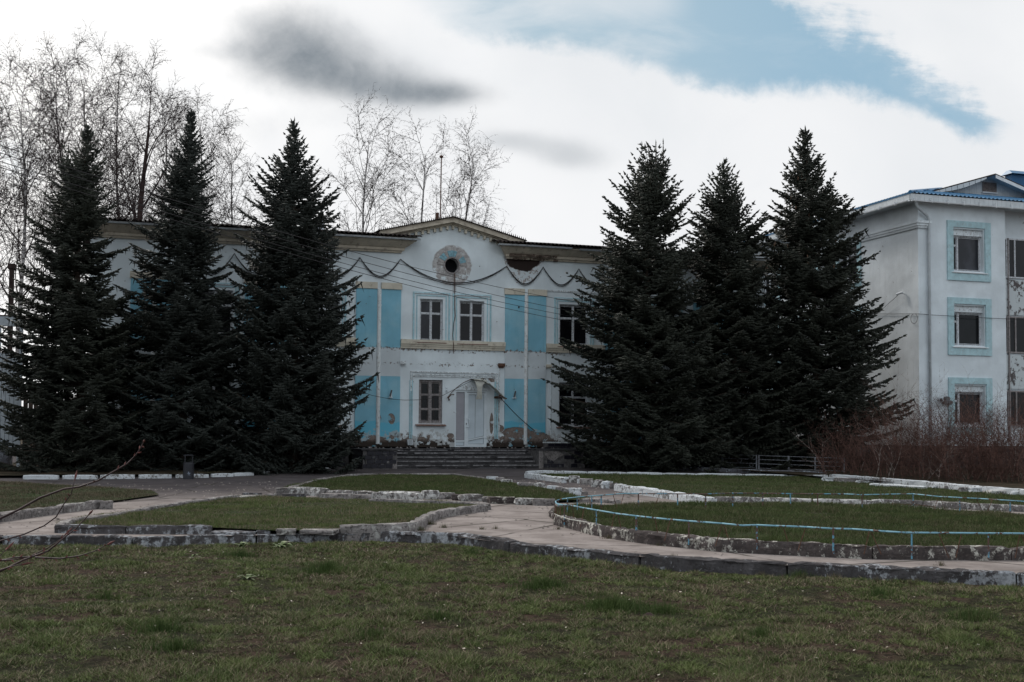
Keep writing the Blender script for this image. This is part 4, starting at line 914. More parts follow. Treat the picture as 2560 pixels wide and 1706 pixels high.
# faded painted number on the wall at the left of the blue panel
nx0, nz0 = XZ(866, 1073)
def stroke(b, pts):
    for (xa, za), (xb, zb) in zip(pts, pts[1:]): b.tube([(nx0+xa, YF-.002, nz0+za), (nx0+xb, YF-.002, nz0+zb)], .010, 4)
b = MB(); stroke(b, [(.02, .09), (.06, .125), (.06, 0)]); stroke(b, [(.02, 0), (.10, 0)]); b.build('painted_digit', M['cableg'], main)
b = MB(); stroke(b, [(.20, .125), (.14, .125), (.135, .07), (.18, .08), (.205, .05), (.19, .01), (.13, .0)]); b.build('painted_digit', M['cableg'], main)

# ---- entrance landing and steps
YS = 40.35; ZL = .80; zb0 = .10
st = thing('entrance_steps', (11.6, YS, zb0), 'wide dark concrete entrance steps between two black tiled side blocks', 'steps')
sx0 = WP(993, 1150, YS).x; sx1 = WP(1347, 1150, YS).x; lx0 = WP(907, 1150, YS).x; lx1 = WP(1462, 1150, YS).x
n = 5; rs = (ZL-zb0)/n; tr_ = .30
for k in range(n):
    y0 = YS+.02+k*tr_; z1_ = zb0+rs*(k+1)-(.0 if k < n-1 else .05)
    b = MB(); nx = 60; vs = []
    for i in range(nx+1):
        x = sx0+(sx1-sx0)*i/nx; g = .018*mnoise.noise(Vector((x*2.2, k*5., 0)))+.012*mnoise.noise(Vector((x*9, k*3., 1))); c = .02*max(0, mnoise.noise(Vector((x*5, k*7., 2))))
        vs += [(x, y0+g, zb0-.2), (x, y0+g, z1_-.045), (x, y0+g-.02, z1_-.04), (x, y0+g-.02+c, z1_-c), (x, y0+tr_+.12, z1_)]
    fs = []
    for i in range(nx):
        for j in range(4): a = i*5+j; fs.append((a, a+5, a+6, a+1))
    b.add(vs, fs).build('step', M['steps'], st)
    b = MB(); xx = sx0+.01
    while xx < sx1-.3:
        w2 = random.uniform(.2, .9); w2 = min(w2, sx1-xx-.01); g = .018*mnoise.noise(Vector((xx*2.2, k*5., 0)))
        b.box(xx, xx+w2, y0-.034+g, y0+.06, z1_-.032-random.random()*.015, z1_+.006); xx += w2+random.choice([.01, .02, .25])
    b.build('step_nosing', M['nosing'], st)
MB().box(lx0-.06, lx1+.06, YS+n*tr_+.0-.3, YF+.04, ZL-.05, ZL).box(lx0-.06, sx0, YS-.06, YS+1.2-.002, ZL-.05, ZL).box(sx1, lx1+.06, YS-.06, YS+1.2-.002, ZL-.05, ZL).build('landing_slab', M['steps'], st)
MB().box(lx0, sx0-.002, YS, YF-.01, -.1, ZL-.052).build('side_block', M['mortar'], st); MB().box(sx1+.002, lx1, YS, YF-.01, -.1, ZL-.052).build('side_block', M['mortar'], st)
x = sx1+.12
MB().box(sx1+.002, sx1+.17, YS-.012, YS-.001, zb0, ZL-.054).box(sx0-.16, sx0-.003, YS-.012, YS-.001, zb0, zb0+.28).build('render_patch', M['kerb_g'], st)
MB().poly_y([(sx1+.2, ZL-.06), (sx1+.75, ZL-.06), (sx1+.95, ZL-.2), (sx1+.75, ZL-.3), (sx1+.55, ZL-.42), (sx1+.36, ZL-.36), (sx1+.22, ZL-.2)], YS-.03, YS-.001).build('render_patch', M['kerb_g'], st)
for (xa, xb, skip) in ((lx0+.01, sx0-.02, .1), (sx1+.19, lx1-.01, .25)):
    for r in range(4):
        x = xa+(r % 2)*.13; 
        while x+TW < xb:
            if random.random() > skip and not (xa > 14 and x < sx1+.9 and r >= 2): tile(st, x+.006, YS-.001, zb0+.04+r*.152, TW-.012, .142)
            x += TW
for r in range(4):
    y = YS+.05+(r % 2)*.13
    while y+TW < YF-.2: tile(st, lx0-.001, y+.006, zb0+.04+r*.152, TW-.012, .142, ax='y'); y += TW
b = MB()
for i in range(70):
    x = random.uniform(lx0+.2, lx1-.3); y = YF-.06-abs(random.gauss(0, .12)); s_ = random.uniform(.015, .06); b.add([(x-s_, y-s_, ZL), (x+s_, y-s_*.6, ZL), (x+s_*.5, y+s_, ZL), (x, y, ZL+s_*1.1)], [(0, 1, 3), (1, 2, 3), (2, 0, 3)])
b.build('plaster_rubble', M['kerb_g'], st, kind='stuff')

# ================================================================== CABLES
def cable(name, pts, r, mat, label, cat='cable', group=None, n=5):
    o = MB().tube(pts, r, n).build(name, M[mat], None, label=label, category=cat)
    if group: o['group'] = group
    return o
def sagline(a, b, sag, n=24): return [a.lerp(b, i/n) - Vector((0, 0, sag*4*(i/n)*(1-i/n))) for i in range(n+1)]
cabs = [((-60,345),(1500,765),.35,'topmost'), ((-60,363),(1500,791),.30,'second'), ((-60,385),(1500,804),.30,'third'), ((-60,400),(1500,818),.28,'lowest')]
for i, ((ax, ay), (bx, by), sg, wd) in enumerate(cabs):
    pa = WP(ax, ay, 24.0); pb = WP(bx, by, YF-.12)
    cable('overhead_cable', sagline(pa, pb, sg), .0085, 'cable', '%s of the four thin cables slanting down to the upper window at right' % wd, 'cable', 'overhead cables across the facade')
def festoon(dz, name, label, r, seed):
    rnd = random.Random(seed); peaks = [(480,640),(586,634),(690,640),(795,641),(900,644),(1001,648.5),(1267,666),(1358,668),(1447,672.5),(1535,677),(1620,681),(1710,686)]
    pts = []
    for (a, b) in zip(peaks, peaks[1:]):
        pa, pb = WP(*a, YF-.05), WP(*b, YF-.05); w = (pb-pa).length; sg = (.66 if w < 3 else .78)+dz*(1 if w < 3 else 1.3)
        if a[0] == 480 or w > 3: pass
        for i in range(16):
            t = i/16; s_ = .8*abs(math.sin(PI*t))**.8+.1*(1-math.cos(2*PI*t)); p = pa.lerp(pb, t) - Vector((0, 0, sg*(s_ if w < 3 else 4*t*(1-t)*.96))); pts.append(p+Vector((0, -dz*.2, 0)))
    return cable(name, pts, r, 'cable', label, 'cable', 'cables draped along the top of the facade')
festoon(0., 'draped_cable', 'thick black cable hanging in shallow loops under the cornice', .019, 1)
festoon(.055, 'draped_cable', 'thinner second cable hanging just below the thick looped one under the cornice', .012, 2)
p = [WP(1136.5, 683, YF-.03), WP(1137, 720, YF-.03), WP(1136, 760, YF-.04), WP(1138, 790, YF-.05), WP(1134, 810, YF-.04), WP(1132, 840, YF-.05), WP(1134, 862, YF-.16), WP(1134, 884, YF-.05)]
cable('wall_cable', p, .013, 'rust', 'rusty wire running down the wall between the two upper centre windows')
p = [WP(868, 968, YF-.5), WP(891,975, YF-.4), WP(930,989,YF-.4), WP(975,998,YF-.4), WP(1012,1000.7,YF-.4), WP(1048,1000,YF-.35), WP(1078,996,YF-.3), WP(1105,990,YF-.25), WP(1140,972,YF-.2), WP(1176,954,YF-.15), WP(1192,948,YF-.1)]
cable('wall_cable', p, .009, 'cable', 'thin sagging cable in front of the ground floor from the spruce to the door canopy')
p = [WP(1248,990,YF-.55)]+[WP(1253.6+(1337-1253.6)*t, 998+80*t-4*math.sin(PI*t)*-1, YF-.5+t*.44) for t in (0, .25, .5, .75, 1)]
cable('wall_cable', p, .016, 'cable', 'dark cable slanting down from the canopy end across the right blue panels')
p = [WP(858, 1085, YF-.1), WP(858, 1104, YF-.16), WP(862, 1135, YF-.3)]
cable('loose_wire', p, .008, 'pipe', 'short pale wire hanging over the tiled plinth left of the steps', 'wire')
# antenna pole and roof vent
pa = WP(1100, 560, 47.0); pb = WP(1103.5, 393, 47.0)
t = thing('antenna_pole', tuple(pa-Vector((0, 0, 1))), 'thin dark antenna pole standing behind the gable', 'pole')
MB().tube([pa-Vector((0, 0, 1.2)), pb], .024, 6).build('mast', M['rust'], t); MB().lathe(tuple(pb-Vector((0, 0, .05))), [(.03, 0), (.08, .03), (.08, .09), (.02, .13)], 8).build('insulator', M['rust'], t)
MB().box(pa.x-.18, pa.x-.06, 46.95, 47.05, pa.z-.6, pa.z+.45).build('base_plate', M['rust'], t)
p = WP(800, 572, 46); t = MB().box(p.x-.16, p.x+.16, 46, 46.3, 9.0, p.z+.25).box(p.x-.2, p.x+.2, 45.96, 46.34, p.z+.25, p.z+.31).build('roof_vent', M['gutter'], None, label='small grey vent on the left roof behind the third spruce', category='roof vent')
#PART3
# ================================================================== NEIGHBOUR BUILDING
XB, YB = 28.62, 38.0
nb = thing('neighbour_building', (XB, YB, 0), 'three-storey pale building with blue metal roof and blue window surrounds at right', 'building')
XB2 = 46.; YB2 = 64.; XRc = WP(2514, 700, YB).x
fl = lambda x, y, z: (XB+y, -x, z)          # local frame of the left face
opF = []
fr = [rect(2367, 555, 2475, 703, YB), rect(2367, 746, 2480, 889, YB), rect(2369, 945, 2483, 1087.5, YB)]
F0 = (fr[0][0], fr[0][1])
opens_f = []
for (a, b, c, d) in fr: opens_f.append((F0[0]+.30, F0[1]-.30, c+.38, d-.30))
wall_sheet(XB, XRc, 1.0, 10.5, opens_f, YB, .28).build('wall', M['wall2'], nb)
# recessed bay
YR = YB+.45
b = MB(); b.add([(XRc, YB, 1.0), (XRc, YR, 1.0), (XRc, YR, 10.5), (XRc, YB, 10.5)], [(0, 3, 2, 1)])
b.add([(XRc, YR, 1.0), (XB2, YR, 1.0), (XB2, YR, 10.5), (XRc, YR, 10.5)], [(0, 1, 2, 3)]); b.build('wall', M['wall2'], nb)
zs_ = [WP(2537, y, YR).z for y in (598, 697, 701, 789, 792, 884, 888, 973, 977, 1066)]
for i in range(5):
    zt, zb = zs_[2*i], zs_[2*i+1]
    for (xa, xb) in ((XRc+.02, XRc+.42), (XRc+.46, XRc+2.2)):
        if i % 2: MB().box(xa, xb, YR-.06, YR-.01, zb, zt).build('bay_panel', M['panel'], nb)
        else:
            w = MB().box(xa, xa+.05, YR-.08, YR-.01, zb, zt).box(xb-.05, xb, YR-.08, YR-.01, zb, zt).box(xa+.05, xb-.05, YR-.08, YR-.01, zb, zb+.06).box(xa+.05, xb-.05, YR-.08, YR-.01, zt-.06, zt)
            if xb-xa > 1: w.box(xa+.30, xa+.36, YR-.075, YR-.01, zb+.06, zt-.06)
            w = w.build('window', M['oldframe' if i == 0 else 'woodframe'], nb); MB().box(xa+.04, xb-.04, YR-.04, YR-.03, zb+.05, zt-.05).build('pane', M['glassm' if i == 0 else 'glass'], w)
MB().box(XRc+.42, XRc+.46, YR-.12, YR-.02, 1.2, zs_[0]).build('bay_mullion', M['woodframe'], nb)
# left face
opens_l = []; lw_c = (42.62, 45.8, 49.0, 52.2, 55.4, 58.6)
for yc in lw_c:
    for (a, b_, c, d) in fr: opens_l.append((-(yc+.68), -(yc-.68), c+.38, d-.30))
wall_sheet(-YB2, -YB, 1.0, 10.5, opens_l, 0., .22, fl).build('wall', M['wall2l'], nb)
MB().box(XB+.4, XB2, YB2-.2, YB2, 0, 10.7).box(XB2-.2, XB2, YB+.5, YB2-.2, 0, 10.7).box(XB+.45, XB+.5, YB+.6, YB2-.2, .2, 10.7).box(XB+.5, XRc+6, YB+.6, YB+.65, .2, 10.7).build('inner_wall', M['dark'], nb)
MB().box(XB-.05, XB2, YB-.05, YB+.4, 0, .998).box(XB-.05, XB+.4, YB+.4, YB2, 0, .998).build('plinth', M['black'], nb)
# moulding band on the left face with its return on the front
pr = [(.02, 9.34), (-.06, 9.34), (-.08, 9.42), (-.11, 9.43), (-.11, 9.51), (-.15, 9.52), (-.15, 9.62), (.02, 9.66)]
MB(fl).extrude_x(pr, -YB2, [-YB+p_ for p_ in [max(0, -p[0]) for p in pr]]).build('moulding', M['wall2l'], nb)
pr2 = [(YB+p[0], p[1]) for p in pr]
MB().extrude_x(pr2, [XB-max(0, YB-p[0]) for p in pr2], XB+.52).build('moulding', M['trimw'], nb)
MB(fl).box(-YB-.40, -YB+.02, -.03, .01, 1.0, 9.33).build('corner_strip', M['wall2'], nb) if False else None
# windows
for k, o in enumerate(opens_f):
    a, b_, c, d = fr[k][0], fr[k][1], fr[k][2], fr[k][3]; a, b_ = F0
    fb = MB(); t = .27
    fb.box(a, a+t, YB-.06, YB+.01, c, d); fb.box(b_-t, b_, YB-.06, YB+.01, c, d); fb.box(a+t, b_-t, YB-.06, YB+.01, d-.24, d); fb.box(a+t, b_-t, YB-.06, YB+.01, c, c+.28)
    fb.build('window_surround', M['blue2'], nb)
    oo = (o[0], o[1]-.0, o[2], o[3]-.24)
    MB().box(o[0], o[1], YB+.10, YB+.30, o[3]-.24, o[3]).build('lintel', M['trimw'], nb)
    window(nb, oo, YB, 'oldframe', split=.24, tr=.72, dep=.20, fw=.05, mull=.07, sill='sillw', sillw=.10, right_plain=True, gls=['glassm', 'glassm', 'glassg' if k == 0 else 'glass'])
gb = MB(); o = opens_f[2]
for k in range(9):
    xx = o[0]+(o[1]-o[0])*(k+.5)/9; gb.tube([(xx+(.05 if j % 2 else -.05), YB+.14, o[2]+(o[3]-.24-o[2])*j/16) for j in range(17)], .0022, 4)
gb.build('window_grille', M['cableg'], nb)
for o in opens_l:
    fb = MB(fl); a, b_, c, d = o[0]-.24, o[1]+.24, o[2]-.3, o[3]+.24; t = .24
    fb.box(a, a+t, -.05, .01, c, d); fb.box(b_-t, b_, -.05, .01, c, d); fb.box(a+t, b_-t, -.05, .01, d-.22, d); fb.box(a+t, b_-t, -.05, .01, c, c+.22)
    fb.build('window_surround', M['blue2'], nb)
    window(nb, o, 0., 'oldframe', gl='glassm', split=.33, tr=.7, f=fl, dep=.12, sill='sillw')
# eaves: fascia boards, gutter with hooks, roof
EY, EX = YB-.38, XB-.62; ZE0, ZE1 = 10.325, 10.56
EX2 = XB2+.4; EY2 = YB2+.4
MB().box(EX+.02, EX2, EY+.02, YB+.5, 10.34, 10.37).box(EX+.02, XB+.5, YB+.5, EY2, 10.34, 10.37).build('soffit', M['siding'], nb)
x = EX; 
while x < EX+9.5: MB().box(x+.004, x+.206, EY-.012, EY+.02, ZE0, ZE1).build('fascia_board', M['siding'], nb); x += .21
y = EY+.03
while y < EY+14: MB().box(EX-.012, EX+.02, y+.004, y+.356, ZE0, ZE1).build('fascia_board', M['siding'], nb); y += .36
MB().box(EX+9.6, EX2, EY-.01, EY+.02, ZE0, ZE1).box(EX-.01, EX+.02, EY+14.1, EY2, ZE0, ZE1).build('fascia', M['siding'], nb)
gutter(EX, EX+12, EY-.07, ZE0-.02, .055).build('gutter', M['sillw'], nb)
gl_ = MB(lambda x, y, z: (EX-.07+y, -x, z)); r = .055; gl_.extrude_x([(-r, ZE0-.02), (-r*.8, ZE0-.06), (0, ZE0-.075), (r*.8, ZE0-.06), (r, ZE0-.02), (0, ZE0-.06)], -EY2, -EY).build('gutter', M['sillw'], nb)
for k in range(8): x = EX+.15+k*.74; MB().box(x, x+.02, EY-.13, EY-.02, ZE0-.09, ZE0+.10).build('gutter_hook', M['sillw'], nb)
for k in range(12): y = EY+.8+k*1.0; MB().box(EX-.13, EX-.02, y, y+.02, ZE0-.09, ZE0+.05).build('gutter_hook', M['sillw'], nb)
def hip_face(pts_fn, nu, nv, name): pass
SL = .28
def metal_tiles(x0, x1, y0, depth, name, swap=False):
    """stepped and waved sheet rising inwards from the eave"""
    xs = np.arange(x0, x1, .035); per = .19; step = .35; n = len(xs); rows = []; y = 0.
    while y < depth:
        for (yy, lift) in ((y, .018), (y+step-.004, .0)):
            rows.append((yy, yy*SL+lift))
        y += step
    V = np.concatenate([np.stack([xs, np.full(n, y0+yy), ZE1+.03+zz+.022*np.sin(xs*2*PI/per)], 1) for yy, zz in rows]); i = (np.arange(len(rows)-1)[:, None]*n+np.arange(n-1)[None]).ravel()
    F = np.stack([i, i+1, i+n+1, i+n], 1)
    # hips cut: keep only what lies inside the 45 degree hip line from the front left corner
    cx = V[F].mean(1)
    if not swap: keep = (cx[:, 0]-EX) > (cx[:, 1]-EY)-.05
    else: keep = (cx[:, 0]-EY) > (cx[:, 1]-EX)-.05
    F = F[keep]
    if swap: V = V[:, [1, 0, 2]]; F = F[:, ::-1]
    return npmesh(name, V, F, M['bluetin'], nb)
metal_tiles(EX, EX+14, EY-.04, 6.8, 'roof'); metal_tiles(EY, EY2, EX-.04, 6.8, 'roof', True)
h0 = ZE1+.06
MB().tube([(EX-.02, EY-.02, h0), (EX+6.5, EY+6.5, h0+6.5*SL)], .07, 6).build('roof_hip', M['bluetin'], nb)
MB().box(EX-.03, EX+.0, EY-.03, EY2, ZE1-.005, ZE1+.05).build('roof_edge', M['bluetin'], nb)
# gable dormer
YD = 40.6
gx0, gz0 = XZ(2380, 477, YD); gxa, gza = XZ(2488, 440, YD); gx1 = 2*gxa-gx0; gb0 = XZ(2488, 489, YD)[1]-.1
MB().poly_y([(gx0-.2, gb0), (gx1+.2, gb0), (gx1+.2, gz0-.0), (gxa, gza+.0), (gx0-.2, gz0-.02)], YD, YD+.1).build('gable_wall', M['siding'], nb)
x = gx0-.1
while x < gx1:
    zt = gz0+(gza-gz0)*(1-abs(x+.06-gxa)/(gxa-gx0))-.06
    if zt > gb0+.1: MB().box(x+.003, x+.117, YD-.014, YD-.001, gb0+.05, zt).build('gable_board', M['siding'], nb)
    x += .12
MB().box(gx0-.3, gx1+.3, YD-.12, YD+.02, gb0-.1, gb0+.05).build('gable_flashing', M['bluetind'], nb)
la, lz1 = XZ(2455, 456, YD); lb, lz0 = XZ(2489, 483, YD)
lv = MB(); lm = (la+lb)/2; yl = YD-.05
for (a, c) in ((la, la+.04), (lm-.035, lm+.035), (lb-.04, lb)): lv.box(a, c, yl-.02, yl+.03, lz0, lz1)
lv.box(la+.04, lb-.04, yl-.019, yl+.03, lz0, lz0+.03).box(la+.04, lb-.04, yl-.019, yl+.03, lz1-.03, lz1)
lvr = lv.build('louver_window', M['louver'], nb)
for (a, c) in ((la+.04, lm-.035), (lm+.035, lb-.04)):
    for k in range(8):
        z = lz0+.04+k*(lz1-lz0-.06)/8; MB().add([(a, yl-.012, z), (c, yl-.012, z), (c, yl+.02, z+.05), (a, yl+.02, z+.05), (a, yl-.012, z+.012), (c, yl-.012, z+.012), (c, yl+.02, z+.062), (a, yl+.02, z+.062)], [(0,3,2,1),(4,5,6,7),(0,1,5,4),(2,3,7,6),(1,2,6,5),(3,0,4,7)]).build('slat', M['louver'], lvr)
MB().box(la+.03, lb-.03, YD-.018, YD-.001+.0, lz0+.03, lz1-.03).build('louver_back', M['dark'], lvr)
MB().box(la-.05, lb+.05, yl-.05, YD-.015, lz0-.05, lz0-.003).build('louver_sill', M['sillw'], lvr)
ox, oz = XZ(2335, 476, YD-.6); rx_, rz_ = XZ(2489, 434, YD-.6)
ex_ = 2*rx_-ox
th = .05
MB().add([(ox, YD-.6, oz), (rx_, YD-.6, rz_), (rx_, 46, rz_), (ox, 46, oz), (ox, YD-.6, oz-th), (rx_, YD-.6, rz_-th), (rx_, 46, rz_-th), (ox, 46, oz-th)], [(0,1,2,3),(7,6,5,4),(0,4,5,1),(3,2,6,7)]).build('gable_roof', M['asb'], nb)
MB().add([(ex_, YD-.6, oz), (rx_, YD-.6, rz_), (rx_, 46, rz_), (ex_, 46, oz), (ex_, YD-.6, oz-th), (rx_, YD-.6, rz_-th), (rx_, 46, rz_-th), (ex_, 46, oz-th)], [(3,2,1,0),(4,5,6,7),(1,5,4,0),(7,6,2,3)]).build('gable_roof', M['asb'], nb)
MB().poly_y([(rx_, rz_-th-.005), (ex_, oz-th-.005), (ex_, oz-th-.14), (rx_, rz_-th-.15)], YD-.62, YD-.59).build('barge_board', M['sillw'], nb)
n_ = 9
for k in range(n_):
    t0, t1 = k/n_*.86, (k+1)/n_*.86-.008; xa, xb = ox+(rx_-ox)*t0, ox+(rx_-ox)*t1; za, zb = oz+(rz_-oz)*t0, oz+(rz_-oz)*t1
    cu = lambda t: .06+.12*math.sin(PI*min(1, t*1.15))
    MB().poly_y([(xa, za-th-.004), (xb, zb-th-.004), (xb, zb-th-cu(t1)), (xa, za-th-cu(t0))], YD-.60, YD-.58).build('barge_board', M['siding'], nb)
b = MB().add([(ox, YD-.58, oz-th), (rx_, YD-.58, rz_-th), (rx_, YD, rz_-th), (ox, YD, oz-th)], [(3, 2, 1, 0)]).add([(ex_, YD-.58, oz-th-.01), (rx_, YD-.58, rz_-th-.01), (rx_, YD, rz_-th-.01), (ex_, YD, oz-th-.01)], [(0, 1, 2, 3)]); b.build('gable_soffit', M['siding'], nb)
# blue chimney box
yc = 46.5; c0, cz0 = XZ(2529, 438, yc); 
MB().box(c0, c0+3.4, yc, yc+.45, 11.0, cz0+.05).build('chimney', M['bluetind'], nb)
q0, qz1 = XZ(2517, 420, yc); 
zz0 = cz0+.055; zz1 = zz0+.20
MB().add([(c0-.14, yc-.2, zz0), (c0+3.6, yc-.2, zz0), (c0+3.6, yc+.6, zz0), (c0-.14, yc+.6, zz0), (c0-.05, yc+.1, zz1), (c0+3.4, yc+.1, zz1), (c0+3.4, yc+.3, zz1), (c0-.05, yc+.3, zz1)], [(0,3,2,1),(4,5,6,7),(0,1,5,4),(1,2,6,5),(2,3,7,6),(3,0,4,7)]).build('chimney_cap', M['bluetin'], nb)
# grey downpipe
def P(px, py, off): return WP(px, py, YB-off)
MB().tube([P(2290, 500, .34), P(2290, 508, .34), P(2292, 517, .30), P(2318, 540, .12), P(2322, 550, .10), Vector((P(2322, 560, .10).x, YB-.10, 8.5)), Vector((P(2322, 560, .10).x, YB-.10, .3))], [.075, .06, .055, .055, .055, .055, .055], 10).build('downpipe', M['pipeg'], nb, True)
for z in (9.0, 6.4, 4.2, 2.6): MB().lathe((P(2322, 560, .1).x, YB-.10, z), [(.064, 0), (.064, .04)], 10).build('pipe_clip', M['pipeg'], nb)
# flood lamps and camera
t = thing('flood_lamp', tuple(WP(2343, 1001, YB-.15)), 'single round flood lamp on the pale wall left of the lowest window', 'lamp')
p = WP(2343, 1001, YB); MB().tube([(p.x, YB, p.z), (p.x+.01, YB-.12, p.z)], .015, 6).build('arm', M['cableg'], t); MB().tube([(p.x+.04, YB-.10, p.z+.02), (p.x-.04, YB-.30, p.z)], [.07, .085], 12).build('lamp_head', M['pipeg'], t)
MB().tube([(p.x-.041, YB-.302, p.z), (p.x-.042, YB-.306, p.z)], [.07, .07], 12).build('lens', M['black'], t)
t = thing('flood_lamps', tuple(WP(2362, 1003, YB-.15)), 'cluster of three dark round flood lamps beside the lowest window surround', 'lamps')
for (a, b_) in ((2360, 997), (2356, 1006), (2367, 1007)):
    p = WP(a, b_, YB); MB().tube([(p.x, YB-.05, p.z), (p.x-.02, YB-.26, p.z-.01)], [.07, .09], 12).build('lamp_head', M['cableg'], t); MB().tube([(p.x, YB-.01, p.z), (p.x, YB-.06, p.z)], .02, 6).build('arm', M['cableg'], t)
p = XP(2257, 735); t = thing('security_camera', (XB-.2, p.y, p.z), 'small white security camera on the rough left face of the right building', 'camera')
MB().tube([(XB-.0, p.y-.15, p.z-.03), (XB-.14, p.y-.12, p.z)], .014, 6).build('arm', M['pipeg'], t); MB().tube([(XB-.10, p.y-.14, p.z+.04), (XB-.22, p.y+.10, p.z-.02)], [.045, .05], 10).build('body', M['sillw'], t); MB().tube([(XB-.222, p.y+.102, p.z-.02), (XB-.224, p.y+.106, p.z-.021)], .04, 10).build('lens', M['black'], t)
cable('wall_cable', [XP(2254, 738)-Vector((.15, 0, 0)), XP(2205, 779)-Vector((.1, 0, 0)), XP(2150, 823)-Vector((.1, 0, 0)), XP(2120, 846)-Vector((.05, 0, 0))], .009, 'cable', 'thin cable running down leftwards from the small security camera')
lp = [XP(2100, 783), XP(2170, 785), XP(2230, 785.5), XP(2290, 785)]
lp = [p_-Vector((.05, 0, 0)) for p_ in lp] + [WP(2298, 785, YB-.06), WP(2330, 788, YB-.12), WP(2400, 791.5, YB-.12), WP(2480, 796, YB-.1), WP(2580, 800, YB-.1)]
cable('wall_cable', lp, .010, 'cable', 'thin horizontal cable crossing the corner of the right building')
q = XP(2288, 797); cable('cable_loop', [(XB-.05, q.y+.2*math.cos(a), q.z+.19*math.sin(a)+.0) for a in np.linspace(.6*PI, 2.45*PI, 22)], .008, 'cable', 'small hanging loop of cable at the corner of the right building')
# blue street sign like board far on the left face
p = XP(1930, 750); MB().box(XB-.12, XB-.04, p.y-.35, p.y+.35, p.z-.25, p.z+.25).build('blue_board', M['bluetin'], None, label='small blue board on the side wall seen between the right spruces', category='board')

# ================================================================== LEFT SHED AND CHIMNEY
YS2 = 41.2
sh = thing('shed', (WP(0, 1100, YS2).x, YS2, 0), 'pale plank sided shed on a concrete base at the left edge', 'shed')
xr = WP(45, 1000, YS2).x; xl = WP(-160, 1000, YS2).x; zA = WP(20, 883, YS2).z; zB = WP(20, 1118, YS2).z; zC = WP(20, 853, YS2).z; zD = WP(20, 815, YS2).z; zE = WP(20, 792, YS2).z
MB().box(xl, xr-.25, YS2-.05, YS2+1.5, 0, zB).build('base', M['lowwall'], sh)
x = xr-.125; w_ = .125
while x > xl:
    MB().box(x+.006, x+w_-.006, YS2-.0, YS2+.03, zB, zA).build('plank', M['plankw'], sh); x -= w_
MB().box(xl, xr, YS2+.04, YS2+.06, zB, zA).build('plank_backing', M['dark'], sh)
MB().box(xr+.0, xr+.10, YS2-.02, YS2+.1, 0, zE).build('post', M['plankw'], sh); MB().box(WP(2, 860, YS2).x-.1, WP(2, 860, YS2).x, YS2, YS2+.08, zA, zD).build('post', M['plankw'], sh)
MB().box(xl, xr+.1, YS2-.05, YS2+.3, zD, zE).build('roof_beam', M['plankw'], sh); MB().box(xl, xr+.0, YS2+.0, YS2+2., zE+.002, zE+.05).build('roof', M['asb'], sh)
pf = thing('plank_fence', (xr+.2, YS2+.3, 0), 'brown plank fence between the pale shed and the first spruce', 'fence')
x = xr+.14
while x < WP(214, 1000, 42.4).x-.2:
    MB().box(x, x+.14, YS2+.3, YS2+.33, .1, 2.55+.05*nz(x*9, 0)).build('plank', M['plankb'], pf); x += .155
p0 = WP(20, 790, 47); p1 = WP(34, 672, 47)
t = thing('brick_chimney', (p0.x, 47, 0), 'dark brick chimney standing behind the shed at far left', 'chimney')
MB().box(p0.x, p1.x, 47, 47.4, 0, p1.z).box(p0.x-.05, p1.x+.05, 46.95, 47.45, p1.z, p1.z+.18).build('stack', M['brick'], t)

# ================================================================== RAILS AND FENCES
rl = thing('pipe_railing', tuple(G(1400, 1270)), 'low blue pipe railing with rusty posts round the right near lawn bed', 'railing')
HR = HB+.2
front = [(1389,1254),(1390,1258),(1395,1261),(1408,1263),(1425,1263.4),(1458,1270),(1493,1276),(1540,1284),(1591.6,1290.5),(1634,1295),(1675,1299),(1722.5,1303),(1764,1306),(1806,1309),(1856,1314),(1892,1313),(1940,1315),(1999,1317),(2018,1318),(2083,1322),(2130,1323),(2175,1326),(2215,1329),(2267.6,1332),(2350,1332.6),(2470,1333.6),(2559,1334),(2720,1336)]
backr = [(1389,1254),(1393,1251),(1404,1248),(1449,1242.6),(1510,1238),(1562,1234),(1597.5,1234.5),(1696,1235),(1764,1235.4),(1829.6,1233),(1907,1234),(1999,1235),(2110,1235.4),(2154.5,1237.5),(2220,1236),(2282.5,1235),(2348,1242),(2450,1247),(2559,1254),(2700,1262)]
fp = [G(x, y, HR) for x, y in front]; bp = [G(x, y, HR-.0) for x, y in backr]
for i in range(0, len(fp)-1): MB().tube([fp[i], fp[i+1]+(fp[i+1]-fp[i])*.01], .011, 7).build('rail', M['railb'], rl, True)
for i in range(0, len(bp)-1): MB().tube([bp[i], bp[i+1]+(bp[i+1]-bp[i])*.01], .0105, 6).build('rail', M['railb' if i in (2,3,4,5,12,13,14,15,16,17,18) else 'railp'], rl, True)
def onpoly(pts, px, ref):
    for (a, b_), (pa, pb) in zip(zip(ref, ref[1:]), zip(pts, pts[1:])):
        if a[0] <= px <= b_[0]: t = (px-a[0])/(b_[0]-a[0]+1e-6); return pa.lerp(pb, t)
    return pts[-1]
for i, px in enumerate([1411,1491,1591,1722,1892,2083,2279,2471]):
    p = onpoly(fp, px, front); MB().tube([p, Vector((p.x, p.y, .04))], .0125 if i in (2, 4, 5) else .010, 6).build('post', M['railp'], rl)
for (px, dx) in [(1430,.05),(1460,-.05),(1536,-.05),(1545,.06),(1637,.06),(1676,-.08),(1806,-.09),(1809,.09),(1957,.10),(2015,-.10),(2174,-.07),(2176,.13),(2346,.12),(2404,-.07),(2550,-.06),(2553,.1)]:
    p = onpoly(fp, px, front); d = Vector((.95, -.31, 0)); MB().tube([p, Vector((p.x, p.y, 0))+d*dx+Vector((0, 0, .06))], .006, 5).build('brace', M['rust'], rl)
for px in [1396,1418,1443,1479,1503,1596,1694,1764,1832,1907,1976,2044,2155,2283,2400,2526]:
    p = onpoly(bp, px, backr); MB().tube([p, Vector((p.x, p.y, .0))], .012 if px > 1500 else .009, 6).build('post', M['railp'], rl)
